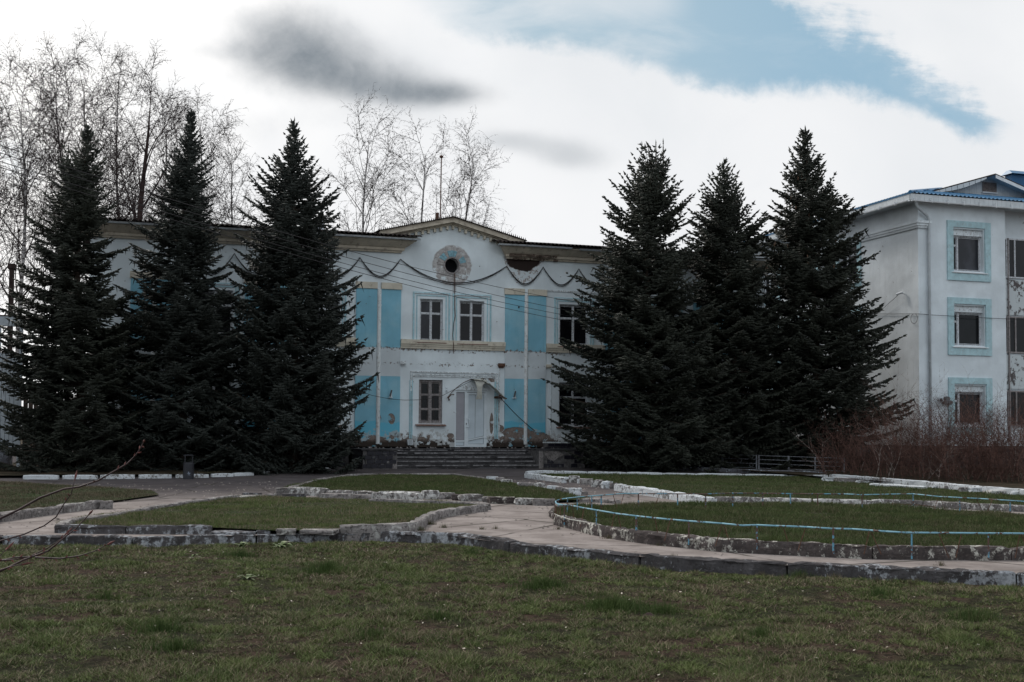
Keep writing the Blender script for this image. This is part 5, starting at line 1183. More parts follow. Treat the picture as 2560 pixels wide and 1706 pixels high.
for (px, dx) in [(1472,.06),(1532,.10),(1560,-.09),(1648,-.1),(2195,.2),(2238,-.1),(2347,-.12),(2349,.14),(2440,.18),(2482,-.14)]:
    p = onpoly(bp, px, backr); d = Vector((.98, -.18, 0)); MB().tube([p, Vector((p.x, p.y, 0))+d*dx+Vector((0, 0, .03))], .006, 5).build('brace', M['rust'], rl)
for k, (x, y) in enumerate([(1387,1262),(1388.5,1266),(1391,1268),(1396,1268),(1401,1270)]):
    p = G(x, y-3, .3); MB().tube([p, Vector((p.x, p.y, .06))], .006, 5).build('post', M['rust'], rl)
MB().tube([G(1386,1285,HB+.02), G(1400,1291,HB+.02), G(1425,1299,HB+.02), G(1466,1305.5,HB+.015)], .006, 5).build('lower_rod', M['sheet'], rl)
MB().tube([G(2135,1268,.05), G(2160,1262,.09), G(2230,1260,.1), G(2290,1262,.1), G(2340,1268,.04)], .008, 5).build('lower_rod', M['rust'], rl)
# iron fence panels at the right spruces
fy = lambda px: G(px, 1178+(px-1700)*.02).y
def fpanel(pxs, label, rings, blue=False):
    t = thing('iron_fence', tuple(G((pxs[0]+pxs[-1])/2, 1180)), label, 'fence', 'low iron fence panels before the right spruces')
    zt = .62
    pp = []
    for px in pxs:
        base = G(px, 1180+(px-1700)*.02); z0 = gz(base.y)+.1; pp.append((base, z0))
        MB().box(base.x-.02, base.x+.02, base.y-.02, base.y+.02, z0-.15, z0+zt-.14).build('post', M['fencem'], t)
    (a, za), (b_, zb) = pp[0], pp[-1]
    for k, h in enumerate((.03, .19, .34, .48)):
        MB().tube([Vector((a.x, a.y, za+h-.02)), Vector((b_.x, b_.y, zb+h-.02))], .010, 5).build('rail', M['fencem'], t)
    for (f, h) in rings:
        c = a.lerp(b_, f); d = (b_-a).normalized(); R_ = .065; MB().tube([c+d*R_*math.cos(q)+Vector((0, 0, za+h+R_*math.sin(q))) for q in np.linspace(0, 2*PI, 15)], .007, 4).build('ring', M['fencem'], t)
fpanel([1737, 1805], 'dim iron fence panel at the left end of the low wall, before the spruces', [(.5, .25), (.86, .41), (.84, .10), (.2, .1)])
fpanel([1808, 1891], 'iron fence panel with rings between the pale post and the gap', [(.15, .41), (.85, .41), (.18, .1), (.85, .1), (.5, .25)])
fpanel([1897, 1971], 'plain iron fence panel just right of the gap', [])
fpanel([1972, 2038, 2110], 'long iron fence panel running into the red-brown thicket', [])

# litter bin
p = G(471, 1199); bn = thing('litter_bin', tuple(p), 'black cylindrical litter bin with open top standing by the white kerb', 'bin')
BR = .155
MB().lathe(tuple(p), [(BR*.95, 0), (BR, .02), (BR, .46), (BR*.97, .47), (BR*.97, .50)], 20).build('body', M['bin'], bn)
for k in range(4):
    a = PI/4+k*PI/2; MB().tube([p+Vector((BR*.93*math.cos(a), BR*.93*math.sin(a), .46)), p+Vector((BR*.93*math.cos(a), BR*.93*math.sin(a), .70))], .012, 5).build('upright', M['bin'], bn)
MB().lathe(tuple(p+Vector((0, 0, .69))), [(BR*.6, .035), (BR, 0.02), (BR, .0), (BR*.9, .0)], 20).build('lid', M['bin'], bn)
MB().lathe(tuple(p+Vector((0, 0, .27))), [(BR+.006, 0), (BR+.006, .02)], 20).build('band', M['black'], bn)
mk = MB(); fd = (Cv-p); fd.z = 0; fd.normalize(); sd_ = Vector((-fd.y, fd.x, 0))
def mkp(u, v): q = p+fd*(math.sqrt((BR+.004)**2-u*u))+sd_*u+Vector((0, 0, v)); return tuple(q)
for tri in [[(0,.13),(.03,.15),(.01,.24)], [(0,.13),(.01,.24),(-.02,.22)], [(-.03,.12),(.05,.12),(.05,.135)], [(.03,.15),(.06,.20),(.01,.19)], [(-.05,.17),(0,.15),(-.01,.19)]]: mk.add([mkp(*q) for q in tri], [(0, 1, 2)])
mk.build('emblem', M['binm'], bn)

# ================================================================== TREES
def spruce(px, Y, top, prof, label, seed, leaders=None, budget=75000, mat='needle', droop=1.0, group='dark spruces in front of the buildings'):
    """prof: list of (py, left px, right px) of the crown outline in the 2353-wide view"""
    K = 2560/2353.; rg = np.random.default_rng(seed)
    base = WP(px, 1150, Y); base.z = gz(Y)
    def ctr(py, a, b): pa = WP(a*K, py*K, Y); pb = WP(b*K, py*K, Y); return pa.z, (pa.x+pb.x)/2-base.x, (pb-pa).length/2
    pr = sorted(ctr(*q) for q in prof); tp = WP(top[0]*K, top[1]*K, Y); h = tp.z
    zz = np.array([q[0] for q in pr]+[h]); cc = np.array([q[1] for q in pr]+[tp.x-base.x]); rr = np.array([q[2] for q in pr]+[.03])
    rad = lambda z: np.interp(z, zz, rr); cen = lambda z: np.interp(z, zz, cc)
    root = thing('spruce_tree', tuple(base), label, 'tree', group)
    axis = lambda z: np.array([base.x+cen(max(z, 2.))*min(1, z/h)*1.0, base.y, base.z+z])
    tpts = [axis(z) for z in np.linspace(-.1, h-base.z-.05, 14)]
    MB().tube([Vector(q) for q in tpts], [max(.012, .17*(1-i/13.)**.9) for i in range(14)], 8).build('trunk', M['bark'], root, True)
    B = []; D = []; L = []; Rr = []; bm = MB()
    def emit(p, d, l, r): B.append(p); D.append(d); L.append(l); Rr.append(r)
    z = .30; H_ = h-base.z
    while z < H_-.12:
        t = z/H_; R0 = float(rad(z+base.z)); nb_ = int(rg.integers(6, 9)) if t < .9 else 5; off = rg.random()*6.28
        for k in range(nb_):
            az = off+k*2*PI/nb_+rg.normal(0, .22); ztip = z+rg.normal(0, .10); 
            lob = ((1.07 if px < 1900 else .93) if t < .48 else .87)+.15*math.sin(az*2.3+z*1.9+seed)+rg.normal(0, .15)
            if t > .35 and rg.random() < .10: continue
            Lh = max(.08, float(rad(ztip+base.z))*min(1.25, max(.55, lob)))
            el = math.radians(np.interp(t, [0, .25, .55, .8, 1], [-6, 0, 16, 38, 62])+rg.normal(0, 5))
            if t > .9: el = min(el, 1.1)
            rise_ = math.tan(min(el, 1.1))*Lh*(.75 if t < .8 else 1.)
            z0 = max(.1, ztip-rise_*.8); a0 = axis(z0); ctrx = cen(ztip+base.z)
            tip = np.array([base.x+ctrx*1.0+Lh*math.cos(az), base.y+Lh*math.sin(az), base.z+ztip+.0])
            n = max(4, int(Lh/.09)); s = np.linspace(0, 1, n+1)[:, None]
            sag_ = -.16*Lh*droop*(1-t)
            P_ = a0+(tip-a0)*s; P_[:, 2] += (4*s*(1-s))[:, 0]*sag_*.8 + (s[:, 0]**3)*.05*Lh
            if n > 5: bm.tube([Vector(q) for q in P_[::max(1, n//3)]], [.018*(1-i*.2) for i in range(len(P_[::max(1, n//3)]))], 4, False)
            T_ = np.gradient(P_, axis=0); T_ /= np.linalg.norm(T_, axis=1)[:, None]+1e-9
            side = np.cross(T_, [0, 0, 1.]); side /= np.linalg.norm(side, axis=1)[:, None]+1e-9
            st_ = 0 if Lh < .5 else 1
            for i in range(st_, n+1):
                f = i/n
                if f < .18 and Lh > 1.: continue
                emit(P_[i], T_[i], .17, .040)
                for sg in (-1, 1):
                    ll = (Lh*.40*(1-f)**.75+.10)*rg.uniform(.7, 1.15); ll = min(ll, .62)
                    dd = T_[i]*rg.uniform(.45, .8)+side[i]*sg+np.array([0, 0, rg.normal(-.10*droop, .14)]); dd /= np.linalg.norm(dd)
                    m_ = max(1, int(ll/.085)); sl_ = np.linspace(0, ll, m_+1)[:-1]
                    for j, q in enumerate(sl_):
                        pq = P_[i]+dd*q+np.array([0, 0, -.25*q*q]); 
                        emit(pq, dd+rg.normal(0, .12, 3), .15, .035)
                        if j and rg.random() < .85:
                            s2 = np.cross(dd, [0, 0, 1.]); sg2 = 1 if rg.random() < .5 else -1
                            d2 = dd*.8+s2*sg2*rg.uniform(.5, 1.)+np.array([0, 0, rg.normal(-.12*droop, .25)]); emit(pq, d2, rg.uniform(.08, .17), .032)
                if rg.random() < .5 and t < .75: emit(P_[i], np.array([rg.normal(0, .3), rg.normal(0, .3), -1.]), rg.uniform(.12, .3)*droop, .026)
        z += rg.uniform(.15, .24) if t < .8 else rg.uniform(.11, .17)
    lead = [(top, .35)]+[((a, b), .3) for a, b in (leaders or [])]
    for (q, l) in lead:
        tpp = WP(q[0]*K, q[1]*K, Y); p1 = np.array([tpp.x, base.y, tpp.z])
        for j in range(6):
            emit(p1-np.array([0, 0, l*(j+1)/4.]), np.array([rg.normal(0, .03), 0, 1.]), .16, .022)
        emit(p1-np.array([0, 0, .42]), np.array([0, 0, 1.]), .42, .02)
        for j in range(22):
            a = rg.random()*6.28; hh = .35+rg.random()*1.1; o_ = np.array([math.cos(a), math.sin(a), 1.1]); pb = p1-np.array([0, 0, hh]); ln = .10+.22*(hh-.2)
            for e in range(max(1, int(ln/.08))): emit(pb+o_*.08*e*.7, o_+rg.normal(0, .15, 3), .14, .024)
        if q is not top: bm.tube([Vector((tpts[9][0], tpts[9][1], tpts[9][2])), Vector(p1)-Vector((0, 0, 1.2)), Vector(p1)], [.05, .035, .008], 5, False)
    B = np.array(B); D = np.array(D, float); L = np.array(L); Rr = np.array(Rr)
    if len(B) > budget: s_ = rg.permutation(len(B))[:budget]; Rr = Rr*min(1.3, (len(B)/budget)**.5); B, D, L, Rr = B[s_], D[s_], L[s_], Rr[s_]
    D /= np.linalg.norm(D, axis=1)[:, None]+1e-9
    U = np.cross(D, [.13, .31, 1.]); U /= np.linalg.norm(U, axis=1)[:, None]+1e-9; Wv = np.cross(D, U); ph = rg.random(len(B))*6.28
    V = np.empty((len(B), 4, 3))
    for k in range(3):
        a = ph+k*2*PI/3; V[:, k] = B+(U*np.cos(a)[:, None]+Wv*np.sin(a)[:, None])*Rr[:, None]
    V[:, 3] = B+D*L[:, None]
    i = np.arange(len(B))[:, None]*4; F = np.concatenate([i+np.array([[0, 1, 3]]), i+np.array([[1, 2, 3]]), i+np.array([[2, 0, 3]])])
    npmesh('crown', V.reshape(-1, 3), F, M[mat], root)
    bm.build('branches', M['bark'], root)
    print('spruce', px, len(B))
    return root
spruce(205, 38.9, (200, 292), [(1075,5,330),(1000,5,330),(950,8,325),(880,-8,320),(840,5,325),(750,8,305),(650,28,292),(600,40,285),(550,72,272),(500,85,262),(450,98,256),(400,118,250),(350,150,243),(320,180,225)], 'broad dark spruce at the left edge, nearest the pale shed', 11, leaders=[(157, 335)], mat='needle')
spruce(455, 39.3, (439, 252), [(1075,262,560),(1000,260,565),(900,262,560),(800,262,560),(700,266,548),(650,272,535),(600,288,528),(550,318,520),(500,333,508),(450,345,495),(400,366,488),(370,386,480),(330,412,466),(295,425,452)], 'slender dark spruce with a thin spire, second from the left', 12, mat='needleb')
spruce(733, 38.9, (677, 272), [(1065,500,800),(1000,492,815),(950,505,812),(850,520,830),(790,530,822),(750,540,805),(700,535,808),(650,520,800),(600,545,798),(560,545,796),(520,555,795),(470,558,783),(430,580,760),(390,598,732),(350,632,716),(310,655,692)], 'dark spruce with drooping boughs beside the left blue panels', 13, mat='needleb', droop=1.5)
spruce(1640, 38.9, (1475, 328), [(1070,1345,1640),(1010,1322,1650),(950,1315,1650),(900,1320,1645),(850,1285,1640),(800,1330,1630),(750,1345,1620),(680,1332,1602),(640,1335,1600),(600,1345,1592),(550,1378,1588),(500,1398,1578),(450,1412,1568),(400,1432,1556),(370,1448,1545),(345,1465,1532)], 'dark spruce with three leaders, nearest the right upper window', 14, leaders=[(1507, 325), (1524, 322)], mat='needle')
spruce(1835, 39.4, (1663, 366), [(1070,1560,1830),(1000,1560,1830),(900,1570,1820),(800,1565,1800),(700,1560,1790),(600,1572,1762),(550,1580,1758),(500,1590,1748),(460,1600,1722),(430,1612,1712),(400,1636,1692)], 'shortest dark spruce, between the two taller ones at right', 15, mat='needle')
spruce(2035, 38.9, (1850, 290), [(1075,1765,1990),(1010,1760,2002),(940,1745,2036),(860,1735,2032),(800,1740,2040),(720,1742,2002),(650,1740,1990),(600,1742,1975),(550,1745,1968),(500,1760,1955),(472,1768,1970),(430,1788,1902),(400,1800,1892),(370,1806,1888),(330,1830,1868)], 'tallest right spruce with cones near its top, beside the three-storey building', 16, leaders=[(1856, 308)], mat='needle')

cn = MB(); rg = random.Random(9); rt = [o for o in bpy.data.objects if o.get('label', '').startswith('tallest right spruce')][0]
for _ in range(90):
    zc = rg.uniform(7.6, 11.6); c = WP(2015+rg.uniform(-1, 1)*8, 600, 38.9); a = rg.random()*6.28; rr_ = (12.8-zc)*.30*rg.uniform(.5, 1.05)
    p = Vector((c.x+rr_*math.cos(a), 38.9+rr_*math.sin(a), zc)); cn.tube([p, p-Vector((0, 0, .045)), p-Vector((0, 0, .14))], [.010, .022, .006], 5)
cn.build('cones', M['conebrown'], rt, kind='stuff')
def bare_tree(px, Y, ptop, label, seed, name='birch_tree', group='bare birches behind the main building', mat='birch', lean=0., spread=1., nlimb=14, first=.30, tr0=.115, droop=1., dens=1., twr=.011):
    rg = random.Random(seed); base = WP(px, 1150, Y); base.z = 0; tp = WP(ptop[0]-(0 if px < 1090 else 25), ptop[1]+(115 if px < 700 else 105), Y); H_ = tp.z
    root = thing(name, tuple(base), label, 'tree', group)
    tb = MB(); tw_p = []; tw_q = []; tw_r = []
    tpts = []; n = 10
    for i in range(n+1):
        f = i/n; w = (tp.x-base.x); x = base.x+w*f**1.3+.25*math.sin(f*7+seed)*f; tpts.append(Vector((x, base.y+.3*math.sin(f*5+seed*2), H_*f)))
    tb.tube(tpts, [tr0*(1-f/n)**.8+.02 for f in range(n+1)], 7)
    tb.build('trunk', M[mat], root, True)
    lb = MB()
    def twig(p, d, l, r, depth):
        # a thin branch that droops, as a chain of slender cones
        m_ = max(2, int(l/.22)); q = p.copy(); d = d.normalized(); step = l/m_
        for i in range(m_):
            d = (d+Vector((rg.gauss(0, .16), rg.gauss(0, .16), -.20*droop*(i/m_+.2)*(1.3 if depth > 1 else .35)+rg.gauss(0, .06)))).normalized(); q2 = q+d*step
            tw_p.append(q.copy()); tw_q.append(q2.copy()); tw_r.append(r*(1-.6*i/m_))
            if depth < 3:
                for _ in range(2 if (depth < 2 or rg.random() < .5) else 1):
                    if rg.random() < .80*dens:
                        a = rg.random()*6.28; s_ = d.orthogonal().normalized(); s_.rotate(Matrix.Rotation(a, 3, d)); twig(q2, d*.9+s_*.75+Vector((0, 0, .12 if depth < 2 else -.5*droop)), l*(.5 if depth < 2 else .45)*rg.uniform(.5, 1.1), r*.72, depth+1)
            q = q2
    def limb(p, d, l, r, lv):
        m_ = max(3, int(l/.7)); q = p.copy(); pts = [q.copy()]; d = d.normalized()
        for i in range(m_):
            d = (d+Vector((rg.gauss(0, .13), rg.gauss(0, .13), .06 if lv == 0 else .03))).normalized(); q = q+d*(l/m_); pts.append(q.copy())
            f = (i+1)/m_
            if i >= 1 or lv:
                if lv == 0 and rg.random() < .95:
                    a = rg.random()*6.28; s_ = d.orthogonal().normalized(); s_.rotate(Matrix.Rotation(a, 3, d)); limb(q, d*.9+s_*.7, l*.45*(1.15-f*.6)*rg.uniform(.7, 1.2), r*(1-f*.7)*.55, 1)
                for _ in range(2):
                    a = rg.random()*6.28; s_ = d.orthogonal().normalized(); s_.rotate(Matrix.Rotation(a, 3, d)); twig(q, d*.7+s_*.8, rg.uniform(.5, 1.2), twr, 2 if rg.random() < .55 else 1)
        lb.tube(pts, [max(.012, r*(1-i/m_)) for i in range(m_+1)], 4, False)
        twig(q, d, rg.uniform(.6, 1.1), twr, 1)
    for k in range(nlimb):
        f = first+(1-first)*((k+.5)/nlimb)**.9; i = min(n-1, int(f*n)); p = tpts[i].lerp(tpts[i+1], f*n-i)
        a = k*2.4+rg.random(); e = rg.uniform(.55, 1.15)+f*.3; d = Vector((math.cos(a)*math.cos(e), math.sin(a)*math.cos(e)*.8, math.sin(e)))
        limb(p, d, (H_*.40*spread*(1.15-f)+1.0)*rg.uniform(.8, 1.15), tr0*.5*(1.1-f)+.012, 0)
    for _ in range(6): twig(tpts[-1]-Vector((0, 0, .3*_)), Vector((rg.gauss(0, .4), rg.gauss(0, .4), 1)), rg.uniform(.6, 1.2), twr, 1)
    lb.build('limbs', M['twig'], root)
    A_ = np.array([tuple(v) for v in tw_p]); B_ = np.array([tuple(v) for v in tw_q]); R_ = np.array(tw_r); d = B_-A_; d /= np.linalg.norm(d, axis=1)[:, None]+1e-9
    U = np.cross(d, [.2, .3, 1.]); U /= np.linalg.norm(U, axis=1)[:, None]+1e-9; Wv = np.cross(d, U); V = np.empty((len(A_), 4, 3))
    for k in range(3): a = k*2*PI/3; V[:, k] = A_+(U*math.cos(a)+Wv*math.sin(a))*R_[:, None]
    V[:, 3] = B_+d*.04; i = np.arange(len(A_))[:, None]*4
    F = np.concatenate([i+np.array([[0, 1, 3]]), i+np.array([[1, 2, 3]]), i+np.array([[2, 0, 3]])]); npmesh('crown', V.reshape(-1, 3), F, M['twig'], root)
    print('bare', px, len(A_)); return root
BT = [(-60,62,(-20,230),'birch at the extreme left edge behind the pale shed',21,1.1,12),
      (40,60,(60,160),'tall birch at left with many ascending limbs behind the first spruce',22,1.1,14),
      (170,64,(150,105),'tallest birch behind the spire of the first spruce',23,1.0,15),
      (255,66,(215,100),'pale birch leaning left, rising right of the first spruce',24,.9,13),
      (315,70,(290,92),'thin birch just left of the dark trunk',25,.75,12),
      (380,68,(410,210),'pale birch just right of the dark trunk, left of the second spruce',27,.8,12),
      (470,72,(505,215),'birch hidden behind the spire of the second spruce',28,.9,13),
      (545,74,(590,300),'lowest birch with drooping twigs right of the second spruce',29,.95,13)]
for (px, Y, tp, lab, sd_, sp, nl) in BT: bare_tree(px, Y, tp, lab, sd_, spread=sp, nlimb=nl+7, dens=.82, first=.22, twr=.0165)
bare_tree(340, 58, (362, 145), 'dark-barked bare tree between the first two spruces', 26, name='bare_tree', mat='trunkd', spread=.85, nlimb=13, first=.42, tr0=.27, droop=.2, dens=.85, twr=.016)
BC = [(918,60,(915,268),'birch with a fan of limbs left of the gable',31,1.0,15,.95),(1052,62,(1052,285),'birch rising behind the left slope of the gable',32,.85,12,.9),(1095,61,(1205,300),'birch leaning right behind the antenna pole',33,1.05,13,.9)]
for (px, Y, tp, lab, sd_, sp, nl, dn) in BC: bare_tree(px, Y, tp, lab, sd_, spread=sp*.86, nlimb=nl, dens=.80, first=.36, twr=.0145)

# ================================================================== THICKET, FOREGROUND TWIGS
def thicket(n1=430, n2=9, mat='thicket', name='thicket', label='dense bare red-brown thicket below the three-storey building at right', rs=1., seed=5):
    rg = random.Random(seed); A_ = []; B_ = []; R_ = []
    def grow(p, d, l, r, lv):
        m_ = max(2, int(l/.16)); q = p.copy()
        for i in range(m_):
            d = (d+Vector((rg.gauss(0, .12), rg.gauss(0, .12), rg.gauss(.0, .08)))).normalized(); q2 = q+d*(l/m_); A_.append(tuple(q)); B_.append(tuple(q2)); R_.append(r*(1-.5*i/m_))
            if lv < 3 and rg.random() < (.75 if lv else .8):
                a = rg.random()*6.28; s_ = d.orthogonal().normalized(); s_.rotate(Matrix.Rotation(a, 3, d)); grow(q2, d*.8+s_*.8, l*rg.uniform(.28, .5), r*.52, lv+1)
            q = q2
    for k in range(n1):
        px = 2060+640*rg.random()**.85; t = (px-2060)/560; g = G(px, 1190+22*min(1, t)+rg.uniform(-8, 8)); g.y += rg.uniform(0, 2.4)*(.4+t*.6); g.z = 0
        if g.y > 37.6 and g.x > 28.3: g.y = 37.3-rg.random()
        hh = rg.uniform(1.05, 2.4)*min(1, .62+t*.8); 
        grow(g, Vector((rg.gauss(-.1, .28), rg.gauss(-.05, .28), 1)), hh, .015*rs, 0 if rs == 1 else 2)
    for k in range(n2):
        g = G(2190+k*38+rg.uniform(-15, 15), 1215); g.z = 0; grow(g, Vector((rg.gauss(0, .1), 0, 1)), 2.2+rg.random()*.5, .012, 1)
    A_, B_, R_ = np.array(A_), np.array(B_), np.array(R_); d = B_-A_; d /= np.linalg.norm(d, axis=1)[:, None]+1e-9
    U = np.cross(d, [.2, .3, 1.]); U /= np.linalg.norm(U, axis=1)[:, None]+1e-9; Wv = np.cross(d, U); V = np.empty((len(A_), 4, 3))
    for k in range(3): a = k*2*PI/3; V[:, k] = A_+(U*math.cos(a)+Wv*math.sin(a))*R_[:, None]
    V[:, 3] = B_+d*.03; i = np.arange(len(A_))[:, None]*4; F = np.concatenate([i+np.array([[0, 1, 3]]), i+np.array([[1, 2, 3]]), i+np.array([[2, 0, 3]])])
    npmesh(name, V.reshape(-1, 3), F, M[mat], None, kind='stuff', label=label, category='thicket'); print('thicket', len(A_))
thicket(); thicket(26, 0, 'palestem', 'pale_stems', 'few pale bare stems standing in the red-brown thicket', 1.25, 8)
YN = 3.1
def dpt(px, py, dist): d = ray(px, py); return Cv + d/d.length*dist*1.0
fs_ = thing('bare_shrub', tuple(Vector((dpt(-180, 1500, 3.2).x, dpt(-180, 1500, 3.2).y, -.12))), 'thin reddish budding twigs reaching in from the left edge', 'shrub')
br = [[(-220,1400,3.3),(-40,1310,3.25),(0,1297,3.2),(46,1275,3.2),(100,1245,3.15),(160,1223,3.1),(200,1217,3.1),(245,1202,3.05),(285,1179,3.0),(318,1160,3.0),(340,1138,2.95),(352,1120,2.95),(359,1106,2.9)],
      [(-220,1440,3.3),(-60,1370,3.2),(0,1353,3.15),(60,1336,3.1),(110,1315,3.05),(140,1293,3.0),(160,1260,3.0),(178,1235,2.95),(187,1199,2.95)],
      [(-220,1450,3.2),(-60,1415,3.1),(0,1402,3.05),(40,1394,3.0),(75,1392,3.0),(120,1370,2.95),(150,1350,2.9),(163,1337,2.9)],
      [(-220,1480,3.1),(-50,1450,3.0),(0,1429,3.0),(60,1400,2.95),(120,1378,2.9),(160,1345,2.85),(190,1322,2.85),(222,1287,2.8)],
      [(88,1394,2.95),(150,1397,2.92),(200,1390,2.9),(235,1379,2.88),(270,1361,2.85)],
      [(-100,1450,3.0),(0,1426,2.95),(30,1416,2.95),(58,1411,2.95)],
      [(-20,1404,3.0),(40,1399,3.0),(85,1390,3.0)],
      [(-10,1395,3.1),(0,1390,3.1),(12,1378,3.1),(19,1371,3.1)]]
rg = random.Random(3)
for i, l in enumerate(br):
    pts = [dpt(*q) for q in l]; n = len(pts); r0 = (.0034, .0025, .0024, .0030, .0022, .0024, .0022, .0014)[i]
    o = MB().tube(pts, [r0*(1-.62*k/(n-1)) for k in range(n)], 7).build('branch', M['stem'], fs_, True)
    for k in range(1, n):
        for t in (.3, .8):
            q = pts[k-1].lerp(pts[k], t); d = (pts[k]-pts[k-1]).normalized(); s_ = Vector((rg.gauss(0, 1), rg.gauss(0, .4), rg.gauss(0, 1))); s_ = (s_-s_.dot(d)*d).normalized()
            if rg.random() < .45: MB().tube([q, q+(d*.6+s_*.8)*.004, q+(d*.9+s_*.9)*.008], [.0014, .0019, .0003], 5).build('bud', M['bud'], o)
    d = (pts[-1]-pts[-2]).normalized(); MB().tube([pts[-1]-d*.002, pts[-1]+d*.010, pts[-1]+d*.022], [.0012, .0028, .0004], 6).build('bud', M['bud'], o)
gp = Vector((dpt(-240, 1500, 3.2).x, dpt(-240, 1500, 3.2).y, -.15))
for i in (0, 1, 3): MB().tube([dpt(*br[i][0]), gp.lerp(dpt(*br[i][0]), .4)+Vector((-.05, 0, .0)), gp], [.0048, .007, .009], 7).build('stem', M['stem'], fs_, True)

# ================================================================== GRASS
def in_poly(x, y, poly):
    c = np.zeros(len(x), bool); n = len(poly); j = n-1
    for i in range(n):
        xi, yi, xj, yj = poly[i].x, poly[i].y, poly[j].x, poly[j].y
        c ^= ((yi > y) != (yj > y)) & (x < (xj-xi)*(y-yi)/(yj-yi+1e-12)+xi); j = i
    return c
def blades(name, x, y, z, h, w, mat, lean=.5, **tags):
    n = len(x); a = RNG.random(n)*2*PI; la = RNG.random(n)*2*PI; ll = np.abs(RNG.normal(0, lean, n))*h
    B_ = np.stack([x, y, z], 1); s_ = np.stack([np.cos(a), np.sin(a), np.zeros(n)], 1)*(w/2)[:, None]
    tip = B_+np.stack([np.cos(la)*ll, np.sin(la)*ll, h], 1); V = np.stack([B_-s_, B_+s_, tip], 1).reshape(-1, 3); F = np.arange(3*n).reshape(-1, 3)
    return npmesh(name, V, F, M[mat], None, **tags)
def view_filter(x, y, m=.09):
    fx, fy = math.sin(-YAW), math.cos(-YAW); d = x*fx+y*fy; r = x*fy-y*fx; return (np.abs(r) < d*(.434+m)) & (d > 6.6)
# foreground lawn: patchy, short, with bare and dry places
N = 3400000; x = RNG.uniform(-9, 13, N); y = RNG.uniform(4, 21, N); k = (y < yk(x)-.03) & view_filter(x, y); x, y = x[k], y[k]
fx, fy = math.sin(-YAW), math.cos(-YAW); dd = x*fx+y*fy
pat = fbm(x, y, .55, 1); pat2 = fbm(x, y, 1.9, 4); cl_ = np.clip((vn(x, y, 7., 21)*.6+vn(x, y, 15., 22)*.4-.30)*3.4, .03, 1.); cover = np.clip((pat*.5+pat2*.5-.23)*5., .12, 1.)*cl_; near = np.clip(9./dd, .35, 1)**1.2
k = RNG.random(len(x)) < cover*near; x, y, pat, pat2, dd = x[k], y[k], pat[k], pat2[k], dd[k]
if len(x) > 560000: s_ = RNG.permutation(len(x))[:560000]; x, y, pat, pat2, dd = x[s_], y[s_], pat[s_], pat2[s_], dd[s_]
hh = (.010+.016*np.clip((pat2-.35)*2.6, 0, 1)+.020*np.clip((vn(x, y, 7., 21)-.4)*3, 0, 1)+.022*np.clip((fbm(x, y, .9, 8)-.55)*5, 0, 1))*RNG.uniform(.5, 1.3, len(x))
blades('lawn_grass', x, y, lawn_h(x, y)-.004, hh, .0060*np.clip(dd/8., 1, 2.)*RNG.uniform(.6, 1.4, len(x)), 'blade', 1.35, kind='stuff', label='short patchy spring grass of the foreground lawn', category='grass'); print('lawn blades', len(x))
xt = RNG.uniform(-9, 13, 900000); yt = RNG.uniform(4, 19, 900000); k = (yt < yk(xt)-.03) & view_filter(xt, yt); xt, yt = xt[k], yt[k]
k = RNG.random(len(xt)) < np.clip(9./np.hypot(xt, yt), .3, 1)**1.5*np.clip((vn(xt, yt, 3.1, 31)-.35)*2.5, .12, 1); xt, yt = xt[k][:150000], yt[k][:150000]
blades('dead_grass', xt, yt, lawn_h(xt, yt)-.002, RNG.uniform(.005, .016, len(xt)), np.full(len(xt), .004), 'thatch', 2.6, kind='stuff', label='flattened dead grass between the green patches of the foreground lawn', category='grass')
# taller tufts
def tufts(name, pts, zf, label, mat='tuft', n=260, r=.16, h=.10, seed=0):
    rg_ = np.random.default_rng(seed); X = []; Y = []; Hh = []
    for (cx, cyy, s_) in pts:
        m_ = int(n*s_*s_)+20; a = rg_.random(m_)*6.28; q = np.abs(rg_.normal(0, .5, m_))*r*s_; X.append(cx+np.cos(a)*q*1.5); Y.append(cyy+np.sin(a)*q); Hh.append(h*s_**.5*rg_.uniform(.4, 1.2, m_)*np.exp(-(q/r/s_)**2*.5))
    X, Y, Hh = map(np.concatenate, (X, Y, Hh)); k = Y < 1e9
    blades(name, X, Y, zf(X, Y), Hh, np.full(len(X), .005), mat, .45, kind='stuff', label=label, category='grass')
tl = [(G(x, y, -.14).x, G(x, y, -.14).y, s_) for x, y, s_ in [(820,1440,2.2),(600,1400,1.4),(1360,1475,2.0),(1530,1532,2.2),(1660,1540,1.4),(940,1610,1.2),(2430,1560,1.6),(400,1590,1.5),(440,1640,1.3),(2000,1445,1.2),(2300,1440,1.4),(2480,1455,1.2),(1180,1390,1.),(700,1370,1.),(270,1500,1.),(1900,1600,1.),(2200,1500,1.2),(1100,1560,1.)]]
tufts('grass_tufts', tl, lambda x, y: lawn_h(x, y)-.004, 'taller green tufts scattered over the foreground lawn', n=260, seed=1)
